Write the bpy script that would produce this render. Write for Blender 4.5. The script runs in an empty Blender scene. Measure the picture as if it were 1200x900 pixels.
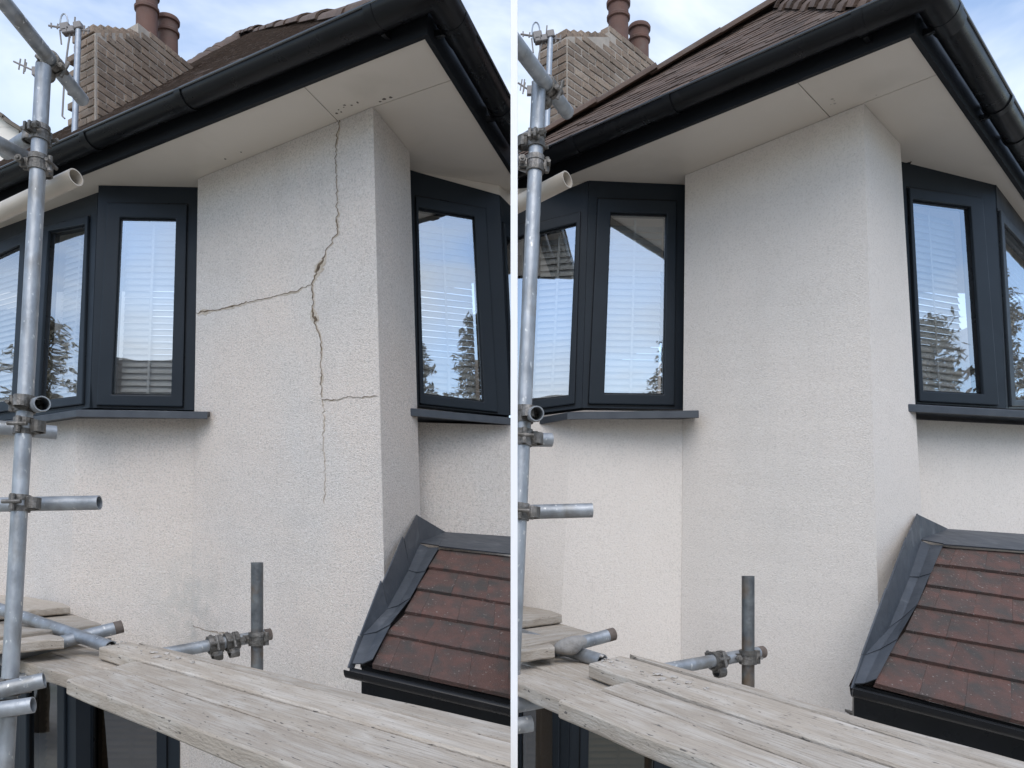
import bpy, bmesh, math, random
from mathutils import Vector, Matrix, noise as mnoise
R = math.radians
rnd = random.Random(7)
C = bpy.context.scene.collection
sc = bpy.context.scene

# ------------------------------------------------------------------ camera, sky, sun, exposure
F, VH, CZ = 950.0, 640.0, 3.25          # focal length in photo pixels, horizon row, eye height above ground
cam = bpy.data.cameras.new('camera'); camo = bpy.data.objects.new('camera', cam); C.objects.link(camo)
camo.location = (0, 0, CZ); camo.rotation_euler = (R(90), 0, 0)
cam.sensor_width = 36; cam.lens = 36 * F / 1200; cam.shift_y = (VH - 450) / 1200
cam.clip_start = 0.05; cam.clip_end = 2000
sc.camera = camo
SUN_EL, SUN_AZ = R(48), R(180)          # azimuth clockwise from +Y: behind the camera, to the right
w = bpy.data.worlds.new('World'); sc.world = w; w.use_nodes = True
nt = w.node_tree; nt.nodes.clear()
def N(tree, kind, **kw):
    n = tree.nodes.new(kind)
    for k, v in kw.items(): setattr(n, k, v)
    return n
out = N(nt, 'ShaderNodeOutputWorld'); bg = N(nt, 'ShaderNodeBackground'); sky = N(nt, 'ShaderNodeTexSky')
sky.sky_type = 'NISHITA'; sky.sun_disc = False; sky.sun_elevation = SUN_EL; sky.sun_rotation = SUN_AZ
sky.air_density = 1.0; sky.dust_density = .5; sky.ozone_density = 1.4
tc = N(nt, 'ShaderNodeTexCoord'); mp = N(nt, 'ShaderNodeMapping'); mp.inputs['Scale'].default_value = (1.0, 1.0, 2.2)
mp.inputs['Location'].default_value = (0.35, 0.1, 0.2)
n1 = N(nt, 'ShaderNodeTexNoise'); n1.inputs['Scale'].default_value = 2.3; n1.inputs['Detail'].default_value = 6; n1.inputs['Roughness'].default_value = .55
n1.inputs['Distortion'].default_value = .5
rp = N(nt, 'ShaderNodeValToRGB'); rp.color_ramp.elements[0].position = .44; rp.color_ramp.elements[1].position = .68
rp.color_ramp.elements[0].color = (.10, .10, .10, 1); rp.color_ramp.elements[1].color = (.9, .9, .9, 1)
mx = N(nt, 'ShaderNodeMixRGB'); mx.inputs['Color2'].default_value = (4.5, 4.8, 5.2, 1)
nt.links.new(tc.outputs['Generated'], mp.inputs['Vector']); nt.links.new(mp.outputs['Vector'], n1.inputs['Vector'])
nt.links.new(n1.outputs['Fac'], rp.inputs['Fac']); nt.links.new(rp.outputs['Color'], mx.inputs['Fac'])
nt.links.new(sky.outputs['Color'], mx.inputs['Color1']); nt.links.new(mx.outputs['Color'], bg.inputs['Color'])
bg.inputs['Strength'].default_value = 0.15
nt.links.new(bg.outputs['Background'], out.inputs['Surface'])
sl = bpy.data.lights.new('sun', 'SUN'); sl.energy = 1.1; sl.angle = R(46); sl.color = (1, .95, .88)
so = bpy.data.objects.new('sun', sl); C.objects.link(so)
sd = Vector((math.sin(SUN_AZ) * math.cos(SUN_EL), math.cos(SUN_AZ) * math.cos(SUN_EL), math.sin(SUN_EL)))
so.rotation_euler = sd.to_track_quat('Z', 'Y').to_euler(); so.location = sd * 40
sc.view_settings.view_transform = 'Standard'; sc.view_settings.look = 'None'
sc.view_settings.exposure = 0.84; sc.view_settings.gamma = 1.0

# ------------------------------------------------------------------ materials
def material(name, c1, c2=None, scale=6., rough=.7, metal=0., bump=0., bscale=60., stretch=(1, 1, 1), coord='Object',
             c3=None, s3=2., t3=(.55, .7), detail=4., rand=0., spec=.5, speck=None, speck_scale=120., speck_t=(.68, .72), bumpd=.01, grain=None):
    m = bpy.data.materials.new(name); m.use_nodes = True; t = m.node_tree; b = t.nodes['Principled BSDF']
    b.inputs['Roughness'].default_value = rough; b.inputs['Metallic'].default_value = metal
    b.inputs['Specular IOR Level'].default_value = spec
    tc = N(t, 'ShaderNodeTexCoord'); mp = N(t, 'ShaderNodeMapping'); mp.inputs['Scale'].default_value = stretch
    t.links.new(tc.outputs[coord], mp.inputs['Vector'])
    vec = mp.outputs['Vector']
    if rand:
        oi = N(t, 'ShaderNodeObjectInfo'); ad = N(t, 'ShaderNodeVectorMath', operation='ADD')
        ml = N(t, 'ShaderNodeMath', operation='MULTIPLY'); ml.inputs[1].default_value = 37.
        t.links.new(oi.outputs['Random'], ml.inputs[0]); t.links.new(ml.outputs[0], ad.inputs[1]); t.links.new(vec, ad.inputs[0]); vec = ad.outputs[0]
    def noise(s, d=detail, dist=0.):
        n = N(t, 'ShaderNodeTexNoise'); n.inputs['Scale'].default_value = s; n.inputs['Detail'].default_value = d
        n.inputs['Distortion'].default_value = dist; t.links.new(vec, n.inputs['Vector']); return n.outputs['Fac']
    def ramp(f, a, bb):
        r = N(t, 'ShaderNodeMapRange'); r.inputs['From Min'].default_value = a; r.inputs['From Max'].default_value = bb
        t.links.new(f, r.inputs['Value']); return r.outputs['Result']
    def mix(fac, a, bb):
        x = N(t, 'ShaderNodeMixRGB')
        for s, v in (('Fac', fac), ('Color1', a), ('Color2', bb)):
            if hasattr(v, 'node'): t.links.new(v, x.inputs[s])
            else: x.inputs[s].default_value = v if s == 'Fac' else (*v, 1)
        return x.outputs['Color']
    col = c1
    if c2: col = mix(ramp(noise(scale), .3, .7), c1, c2)
    if c3: col = mix(ramp(noise(s3, 5, .4), *t3), col, c3)
    if grain:
        gm = N(t, 'ShaderNodeMapping'); gm.inputs['Scale'].default_value = grain[0]; t.links.new(tc.outputs[coord], gm.inputs['Vector'])
        gn = N(t, 'ShaderNodeTexNoise'); gn.inputs['Scale'].default_value = 1; gn.inputs['Detail'].default_value = 5; gn.inputs['Distortion'].default_value = .3; t.links.new(gm.outputs['Vector'], gn.inputs['Vector'])
        col = mix(ramp(gn.outputs['Fac'], .48, .72), col, grain[1])
    if speck: col = mix(ramp(noise(speck_scale, 2), *speck_t), col, speck)
    if rand:
        hs = N(t, 'ShaderNodeHueSaturation')
        mr = N(t, 'ShaderNodeMapRange'); mr.inputs['To Min'].default_value = 1 - rand; mr.inputs['To Max'].default_value = 1 + rand
        t.links.new(oi.outputs['Random'], mr.inputs['Value']); t.links.new(mr.outputs['Result'], hs.inputs['Value'])
        if hasattr(col, 'node'): t.links.new(col, hs.inputs['Color'])
        else: hs.inputs['Color'].default_value = (*col, 1)
        col = hs.outputs['Color']
    if hasattr(col, 'node'): t.links.new(col, b.inputs['Base Color'])
    else: b.inputs['Base Color'].default_value = (*col, 1)
    if c2 or c3:
        rr = N(t, 'ShaderNodeMapRange'); rr.inputs['To Min'].default_value = max(0, rough - .12); rr.inputs['To Max'].default_value = min(1, rough + .12)
        t.links.new(noise(scale * 2.3), rr.inputs['Value']); t.links.new(rr.outputs['Result'], b.inputs['Roughness'])
    if bump:
        bp = N(t, 'ShaderNodeBump'); bp.inputs['Strength'].default_value = bump; bp.inputs['Distance'].default_value = bumpd
        t.links.new(noise(bscale, 3), bp.inputs['Height']); t.links.new(bp.outputs['Normal'], b.inputs['Normal'])
    m['mix'] = 1
    return m

def render_mat(name, warm, grey, bump, stain):
    m = bpy.data.materials.new(name); m.use_nodes = True; t = m.node_tree; b = t.nodes['Principled BSDF']
    b.inputs['Roughness'].default_value = .92; b.inputs['Specular IOR Level'].default_value = .2
    L = t.links.new
    tc = N(t, 'ShaderNodeTexCoord'); g = tc.outputs['Object']
    def noise(s, d=4, vec=g, dist=0):
        n = N(t, 'ShaderNodeTexNoise'); n.inputs['Scale'].default_value = s; n.inputs['Detail'].default_value = d; n.inputs['Distortion'].default_value = dist
        L(vec, n.inputs['Vector']); return n.outputs['Fac']
    def mr(f, a, bb, c=0., d=1.):
        r = N(t, 'ShaderNodeMapRange')
        for k, v in zip(('From Min', 'From Max', 'To Min', 'To Max'), (a, bb, c, d)): r.inputs[k].default_value = v
        L(f, r.inputs['Value']); return r.outputs['Result']
    def mix(fac, a, bb, bt='MIX'):
        x = N(t, 'ShaderNodeMixRGB', blend_type=bt)
        for s, v in (('Fac', fac), ('Color1', a), ('Color2', bb)):
            if hasattr(v, 'node'): L(v, x.inputs[s])
            else: x.inputs[s].default_value = v if s == 'Fac' else (*v, 1)
        return x.outputs['Color']
    col = mix(mr(noise(1.3, 3, dist=.5), .38, .62), warm, grey)
    col = mix(mr(noise(5, 5), .5, .75, 0, stain), col, (grey[0] * .62, grey[1] * .62, grey[2] * .62))
    mp = N(t, 'ShaderNodeMapping'); mp.inputs['Scale'].default_value = (9, 9, .7); L(g, mp.inputs['Vector'])
    col = mix(mr(noise(1, 4, mp.outputs['Vector']), .56, .78, 0, stain * .8), col, (grey[0] * .6, grey[1] * .6, grey[2] * .6))
    col = mix(mr(noise(170, 2), .64, .74, 0, .25 + stain * .6), col, (.2, .19, .17))          # dark pits between the grains
    col = mix(mr(noise(115, 3), .50, .66, 0, .52 if stain > .1 else .28), col, (grey[0] * .6, grey[1] * .6, grey[2] * .59)); col = mix(mr(noise(95, 2), .56, .68, 0, .34 if stain > .1 else .22), col, (.78, .76, .72))      # sandy grain
    if stain > .1:      # mossy damp patch low on the wall beside the bay
        for c, r0, cc in ((P(232, 735, 4.18), .32, (.38, .37, .34)), (P(222, 690, 4.2), .26, (.46, .45, .42))):
            c = c - Edge(*D['L']['C1']).at(-CZ) + Vector((0, 0, Edge(*D['L']['C1']).at(-CZ).z - 0))
            ds = N(t, 'ShaderNodeVectorMath', operation='DISTANCE'); ds.inputs[1].default_value = c; L(g, ds.inputs[0])
            k = N(t, 'ShaderNodeMath', operation='MULTIPLY'); L(mr(ds.outputs['Value'], 0, r0, 1, 0), k.inputs[0]); L(mr(noise(13, 6), .32, .78), k.inputs[1])
            col = mix(k.outputs[0], col, cc)
    L(col, b.inputs['Base Color'])
    v = N(t, 'ShaderNodeTexVoronoi'); v.feature = 'SMOOTH_F1'; v.inputs['Scale'].default_value = 165; v.inputs['Smoothness'].default_value = .6
    nz = N(t, 'ShaderNodeTexNoise'); nz.inputs['Scale'].default_value = 40; L(g, nz.inputs['Vector'])
    ad = N(t, 'ShaderNodeVectorMath', operation='MULTIPLY_ADD'); ad.inputs[1].default_value = (.03, .03, .03)
    L(nz.outputs['Color'], ad.inputs[0]); L(g, ad.inputs[2]); L(ad.outputs[0], v.inputs['Vector'])
    h = N(t, 'ShaderNodeMath', operation='MULTIPLY_ADD'); h.inputs[1].default_value = -.8; L(v.outputs['Distance'], h.inputs[0]); L(noise(190, 3), h.inputs[2])
    bp = N(t, 'ShaderNodeBump'); bp.inputs['Strength'].default_value = bump; bp.inputs['Distance'].default_value = .009
    L(h.outputs[0], bp.inputs['Height']); L(bp.outputs['Normal'], b.inputs['Normal'])
    return m

def glass_mat(name, refl, tint=(.86, .9, .9)):
    m = bpy.data.materials.new(name); m.use_nodes = True; t = m.node_tree; t.nodes.clear()
    o = N(t, 'ShaderNodeOutputMaterial'); mx = N(t, 'ShaderNodeMixShader'); tr = N(t, 'ShaderNodeBsdfTransparent'); gl = N(t, 'ShaderNodeBsdfGlossy')
    tr.inputs['Color'].default_value = (*tint, 1); gl.inputs['Roughness'].default_value = .012; gl.inputs['Color'].default_value = (.9, .95, 1, 1)
    fr = N(t, 'ShaderNodeFresnel'); fr.inputs['IOR'].default_value = 1.5
    mr = N(t, 'ShaderNodeMapRange'); mr.inputs['To Min'].default_value = refl; mr.inputs['To Max'].default_value = 1
    t.links.new(fr.outputs[0], mr.inputs['Value']); geo = N(t, 'ShaderNodeNewGeometry'); fb = N(t, 'ShaderNodeMath', operation='SUBTRACT'); fb.inputs[0].default_value = 1.; t.links.new(geo.outputs['Backfacing'], fb.inputs[1])
    ff = N(t, 'ShaderNodeMath', operation='MULTIPLY'); t.links.new(mr.outputs['Result'], ff.inputs[0]); t.links.new(fb.outputs[0], ff.inputs[1]); t.links.new(ff.outputs[0], mx.inputs['Fac'])      # reflect on the outer face only
    tc = N(t, 'ShaderNodeTexCoord'); nz = N(t, 'ShaderNodeTexNoise'); nz.inputs['Scale'].default_value = 2.2
    bp = N(t, 'ShaderNodeBump'); bp.inputs['Strength'].default_value = .05; bp.inputs['Distance'].default_value = .02
    t.links.new(tc.outputs['Object'], nz.inputs['Vector']); t.links.new(nz.outputs['Fac'], bp.inputs['Height']); t.links.new(bp.outputs['Normal'], gl.inputs['Normal'])
    t.links.new(tr.outputs[0], mx.inputs[1]); t.links.new(gl.outputs[0], mx.inputs[2]); t.links.new(mx.outputs[0], o.inputs['Surface'])
    return m

# ------------------------------------------------------------------ helpers
def P(u, v, Y): return Vector(((u - 600) / F * Y, Y, CZ + (VH - v) / F * Y))
def PZ(u, v, z): return P(u, v, z * F / (VH - v))       # point at height z relative to the eye
class Plane:
    def __init__(s, a, b, c):
        s.o = a; s.n = (b - a).cross(c - a).normalized()
        if s.n.dot(Vector((0, 0, CZ)) - a) < 0: s.n = -s.n
    def px(s, u, v, off=0.):
        o = Vector((0, 0, CZ)); d = P(u, v, 1) - o
        return o + d * ((s.o - o).dot(s.n) / d.dot(s.n)) + s.n * off
class Edge:
    def __init__(s, u0, v0, u1, v1, Y): s.a = (u0, v0, u1, v1); s.Y = Y
    def at(s, z):
        u0, v0, u1, v1 = s.a; v = VH - z * F / s.Y; t = max(-.5, min(1.9, (v - v0) / (v1 - v0)))
        return P(u0 + (u1 - u0) * t, v, s.Y)
def edge_plane(e0, e1): return Plane(e0.at(.9), e1.at(.9), e0.at(-.3))

CUT = {'L': (Vector((-.0017, 0, 0)), Vector((1, .0017, 0))), 'R': (None, Vector((-1, .0069, 0)))}
SIDE = [None]
def cut(bm):
    if SIDE[0] is None or not bm.verts: return
    n = CUT[SIDE[0]][1].normalized(); co = Vector((0, 0, CZ))
    ds = [(v.co - co).dot(n) for v in bm.verts]
    if max(ds) <= 1e-5: return
    r = bmesh.ops.bisect_plane(bm, geom=bm.verts[:] + bm.edges[:] + bm.faces[:], plane_co=co, plane_no=n, clear_outer=True, dist=1e-6)
    es = [g for g in r['geom_cut'] if isinstance(g, bmesh.types.BMEdge) and g.is_valid and g.is_boundary]
    if es:
        try: bmesh.ops.holes_fill(bm, edges=es, sides=0)
        except Exception: pass
def rootloc(o):
    while o.parent: o = o.parent
    return o.location
def obj(name, bm, m, parent=None, smooth=False, recalc=True, docut=True):
    if docut: cut(bm)
    if not bm.faces: bm.free(); return None
    if recalc: bmesh.ops.recalc_face_normals(bm, faces=bm.faces[:])
    me = bpy.data.meshes.new(name)
    o = bpy.data.objects.new(name, me)
    if parent is not None:
        L = rootloc(parent)
        bmesh.ops.translate(bm, verts=bm.verts[:], vec=-L)
    if smooth:
        for f in bm.faces: f.smooth = True
        for e in bm.edges:
            if len(e.link_faces) == 2 and e.calc_face_angle(0) > R(38): e.smooth = False
    bm.to_mesh(me); bm.free()
    me.materials.append(MT[m] if isinstance(m, str) else m)
    C.objects.link(o); o.parent = parent
    return o
def own(name, bm, m, label, cat, group=None, smooth=False):     # a thing that is a single mesh, origin at its own base
    cut(bm)
    if not bm.faces: bm.free(); return None
    xs = [v.co for v in bm.verts]; base = Vector((sum(v.x for v in xs) / len(xs), sum(v.y for v in xs) / len(xs), min(v.z for v in xs)))
    bmesh.ops.translate(bm, verts=bm.verts[:], vec=-base)
    o = obj(name, bm, m, None, smooth, docut=False); o.location = base; tag(o, label, cat, group); return o
def inst(name, me, parent, M):
    o = bpy.data.objects.new(name, me); C.objects.link(o); o.parent = parent
    o.matrix_local = Matrix.Translation(-rootloc(parent)) @ M; return o
def tag(o, label, cat, group=None):
    o['label'] = label; o['category'] = cat
    if group: o['group'] = group
def thing(name, loc, label, cat, group=None):
    o = bpy.data.objects.new(name, None); C.objects.link(o); o.location = loc; o.empty_display_size = .2; tag(o, label, cat, group); return o
def BM(): return bmesh.new()
def hexa(bm, a, b):        # two quads a (front) and b (back), same winding -> closed box
    va = [bm.verts.new(p) for p in a]; vb = [bm.verts.new(p) for p in b]; n = len(a)
    bm.faces.new(va); bm.faces.new(vb[::-1])
    for i in range(n): bm.faces.new((va[i], vb[i], vb[(i + 1) % n], va[(i + 1) % n]))
def slab(bm, q, vec): hexa(bm, q, [p + vec for p in q])
def ring(bm, outer, inner, n, f, b):    # picture-frame ring between two quads, front at f, back at b along n
    V = [[bm.verts.new(p + n * d) for p in q] for q, d in ((outer, f), (inner, f), (inner, b), (outer, b))]
    for k in range(4):
        A, B = V[k], V[(k + 1) % 4]
        for i in range(4): bm.faces.new((A[i], A[(i + 1) % 4], B[(i + 1) % 4], B[i]))
def basis(d):
    d = d.normalized(); up = Vector((0, 0, 1)) if abs(d.z) < .95 else Vector((1, 0, 0))
    x = d.cross(up).normalized(); return x, x.cross(d).normalized(), d
def tube(bm, p0, p1, r, n=20, r1=None, hollow=True, ri=.82, caps=True):
    r1 = r if r1 is None else r1; x, y, d = basis(p1 - p0)
    def circ(p, rr): return [bm.verts.new(p + (x * math.cos(2 * math.pi * i / n) + y * math.sin(2 * math.pi * i / n)) * rr) for i in range(n)]
    def band(A, B):
        for i in range(n): bm.faces.new((A[i], A[(i + 1) % n], B[(i + 1) % n], B[i]))
    if hollow:
        Lp = [circ(p0, r), circ(p1, r1), circ(p1, r1 * ri), circ(p0, r * ri)]
        for k in range(4): band(Lp[k], Lp[(k + 1) % 4])
    else:
        A, B = circ(p0, r), circ(p1, r1); band(A, B)
        if caps: bm.faces.new(A[::-1]); bm.faces.new(B)
def wire(bm, pts, r, n=6):
    for a, b in zip(pts, pts[1:]): tube(bm, a, b, r, n, hollow=False)
def box(bm, c, x, y, z, hx, hy, hz):
    q = lambda s: [c + x * (hx * a) + y * (hy * b) + z * (hz * s) for a, b in ((-1, -1), (1, -1), (1, 1), (-1, 1))]
    hexa(bm, q(-1), q(1))
def lathe(bm, c, prof, n=24):
    rows = [[bm.verts.new(c + Vector((r * math.cos(2 * math.pi * i / n), r * math.sin(2 * math.pi * i / n), z))) for i in range(n)] for r, z in prof]
    for A, B in zip(rows, rows[1:]):
        for i in range(n): bm.faces.new((A[i], A[(i + 1) % n], B[(i + 1) % n], B[i]))
def sweep(bm, path, prof, closed_ends=True):      # prof: closed loop of (outward, up); outward = right-hand side of travel (towards the camera)
    segs = []
    for a, b in zip(path, path[1:]):
        d = (b - a); d.z = 0; d.normalize(); segs.append(Vector((d.y, -d.x, 0)))
    rows = []
    for i, p in enumerate(path):
        if i == 0: m = segs[0]
        elif i == len(path) - 1: m = segs[-1]
        else: m = segs[i - 1] + segs[i]; m = m / max(.2, m.dot(segs[i]))
        rows.append([bm.verts.new(p + m * o + Vector((0, 0, z))) for o, z in prof])
    n = len(prof)
    for A, B in zip(rows, rows[1:]):
        for k in range(n): bm.faces.new((A[k], A[(k + 1) % n], B[(k + 1) % n], B[k]))
    if closed_ends: bm.faces.new(rows[0][::-1]); bm.faces.new(rows[-1])
def gutter_prof(r, o0, z0, t=.004, n=12):
    c = o0 + r
    a = [(c - r * math.cos(math.pi * i / n), z0 - r * math.sin(math.pi * i / n)) for i in range(n + 1)]
    b = [(c - (r - t) * math.cos(math.pi * i / n), z0 - (r - t) * math.sin(math.pi * i / n)) for i in range(n + 1)]
    return a + b[::-1]

# ------------------------------------------------------------------ the two house corners
D = {}
D['L'] = dict(
    A0=(-80, 298, -110, 509, 5.27), AB=(116, 218, 106, 478, 4.27), B1=(240, 220, 233, 480, 4.30),
    C0=(232, 209, 224, 740, 4.188), C1=(437, 125, 446, 500, 3.505), D1=(480, 177, 489, 480, 3.898),
    E0=(470, 198, 479, 480, 4.08), E1=(585, 229, 597, 487, 4.27), F1=(640, 285, 652, 480, 4.7),
    aw0=(-90, 510, -110, 760, 5.1), abw=(90, 490, 80, 760, 4.19), bw1=(232, 209, 224, 740, 4.191),
    ew0=(478, 490, 482, 700, 4.05), ew1=(640, 490, 648, 760, 4.2),
    eave=((-60, 266), (498, 42), (640, 268)), joints=((107, 1), (219, 1), (440, 1), (533, 2), (590, 2)),
    ridge=(235, 62), ridge2=(112, 145), pitch=43.5,
    windows=[
        dict(e=('A0', 'AB'), fr=((-80, 298), (42, 248), (31, 489), (-110, 509)), sa=((-74, 318), (34, 272), (24, 481), (-98, 499)), gl=((-68, 333), (27, 288), (17, 470), (-90, 487))),
        dict(e=('A0', 'AB'), fr=((42, 248), (116, 218), (106, 478), (31, 489)), sa=((51, 268), (106.7, 254), (100, 474.7), (41, 482)), gl=((60.5, 272.5), (103, 264.5), (93.2, 465.5), (48.7, 471))),
        dict(e=('AB', 'B1'), fr=((116, 218), (240, 220), (233, 481), (106, 478)), sa=((127, 239), (220.6, 241), (215.3, 477.5), (114.6, 475.5)), gl=((142.3, 256.5), (207.5, 257.6), (201.8, 464), (132.7, 463))),
        dict(e=('E0', 'E1'), fr=((470, 197), (585, 229), (597, 487), (478, 474)), sa=((486, 231), (568.6, 246), (582.5, 484), (491, 474)), gl=((489.5, 244.7), (554.4, 255.4), (565.8, 471.6), (496, 462.7))),
        dict(e=('E1', 'F1'), fr=((585, 229), (640, 285), (652, 478), (597, 487)), sa=((588, 262), (636, 303), (646, 474), (599, 482)), gl=((590, 278), (632, 310), (642, 465), (599, 472))),
    ],
    low=dict(a=((-110, 778), (16, 772), (16, 1000), (-110, 1040)), a2=((16, 772), (90, 772), (90, 1000), (16, 1010)), b=((90, 772), (211, 776), (211, 1000), (90, 1000)),
             ga=((-95, 800), (5, 795), (5, 970), (-95, 1000)), ga2=((35, 800), (71, 795), (71, 970), (35, 985)), gb=((110, 800), (185, 800), (185, 970), (110, 970))),
    sills=[((-60, 503), (89, 480), (243, 482.5)), ((478, 478), (640, 493.5))], sillz=(.675, .65),
    soffit_cut=[((358, 102), (393, 139)), ((435, 126.5), (527, 94))],
    porch=dict(TL=(514, 647, 3.8), BL=(436.5, 784, 3.03), TR=(597, 656, 3.8),
               left=((514, 647), (502, 669), (488, 694), (474.6, 721.5), (452, 747), (436.5, 784)), ru=597, rv=(656, 683, 711.5, 742.5, 776, 820),
               crease=((491, 637), (479, 667), (454, 715), (427, 745.5), (413, 782.7)), top=((487.8, 603), (472.8, 631.6), (448.7, 683), (423.8, 744), (411.5, 781)),
               apron=((521.6, 623.4), (640, 631.5)), gut=((415, 783), (436, 789), (640, 837)), dark=((416, 797), (640, 860))),
    chim=dict(du=0, dv=0),
)
D['R'] = dict(
    A0=(560, 262, 548, 497, 4.355), AB=(690, 212, 682, 478, 4.217), B1=(811, 217, 808, 480, 4.267),
    C0=(803, 205, 800.5, 480, 4.149), C1=(1012, 121, 1023, 500, 3.478), D1=(1055, 168, 1073, 480, 3.824),
    E0=(1046, 187.5, 1062, 480, 3.99), E1=(1166, 217, 1178, 480, 4.267), F1=(1240, 315, 1250, 480, 5.55),
    aw0=(555, 502, 545, 760, 4.3), abw=(669.5, 490, 659, 700, 4.14), bw1=(803, 205, 800.5, 480, 4.152),
    ew0=(1058, 490, 1064, 700, 3.95), ew1=(1290, 490, 1298, 760, 4.3),
    eave=((560, 246), (1067, 40), (1260, 318)), joints=((675, 1), (787, 1), (1009, 1), (1109, 2), (1172, 2), (1194, 2)),
    ridge=(815, 55), ridge2=(668, 146), pitch=43.5,
    windows=[
        dict(e=('A0', 'AB'), fr=((560, 262), (619, 241), (611, 487), (548, 497)), sa=((566, 280), (617, 262), (610, 481), (556, 490)), gl=((570, 293), (615, 277), (608, 471), (560, 478))),
        dict(e=('A0', 'AB'), fr=((619, 241), (690, 212), (682, 478), (611, 487)), sa=((622, 265), (681, 249), (674, 474), (614, 482)), gl=((632, 273.6), (675.4, 263), (666.5, 464.7), (621.3, 470.4))),
        dict(e=('AB', 'B1'), fr=((690, 212), (811, 217.5), (808, 480), (682, 478)), sa=((700, 234), (792, 237), (789.5, 475.7), (689, 474)), gl=((715.2, 250.5), (780.3, 252.3), (776.8, 463), (707.4, 462))),
        dict(e=('E0', 'E1'), fr=((1046, 186), (1166, 217), (1178, 479), (1062, 472)), sa=((1062, 221), (1148, 233.4), (1167, 476), (1074, 471)), gl=((1066.2, 235.1), (1133.8, 244), (1148.8, 462.8), (1078.7, 459.3))),
        dict(e=('E1', 'F1'), fr=((1166, 217), (1240, 315), (1250, 480), (1178, 479)), sa=((1168, 247), (1234, 318), (1246, 478), (1181, 477)), gl=((1172, 262), (1230, 325), (1242, 470), (1186, 470))),
    ],
    low=dict(a=((540, 772), (605, 772), (600, 1000), (540, 1010)), a2=((605, 772), (669, 776), (665, 1000), (600, 1000)), b=((669, 776), (794, 790), (794, 1000), (665, 1000)),
             ga=((545, 795), (585, 790), (585, 980), (545, 980)), ga2=((612, 795), (648, 795), (648, 970), (612, 980)), gb=((690, 800), (765.6, 805), (765.6, 970), (688, 970))),
    sills=[((560, 503), (665, 483), (819, 481)), ((1060.5, 473), (1200, 481), (1280, 487))], sillz=(.665, .66),
    soffit_cut=[((933, 95), (971, 135.5)), ((1012, 121), (1098, 87.5))],
    porch=dict(TL=(1102.5, 644.5, 3.7), BL=(1022.6, 806, 2.95), TR=(1200, 651.5, 3.7),
               left=((1102.5, 644.5), (1092, 665), (1084, 689.5), (1072.4, 714), (1059, 742.8), (1038, 770), (1022.6, 806)), ru=1200, rv=(652, 677.8, 706, 735, 767.7, 804, 852),
               crease=((1077.7, 633), (1065, 674), (1040, 738), (1013, 769), (998, 806)), top=((1074, 602), (1060.7, 632.6), (1037, 692), (1008.4, 766), (996, 804.5)),
               apron=((1109, 619.8), (1260, 630)), gut=((994, 806), (1023, 812), (1260, 872)), dark=((1014, 828), (1260, 908))),
    chim=dict(du=552.5, dv=4.5),
)
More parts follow.
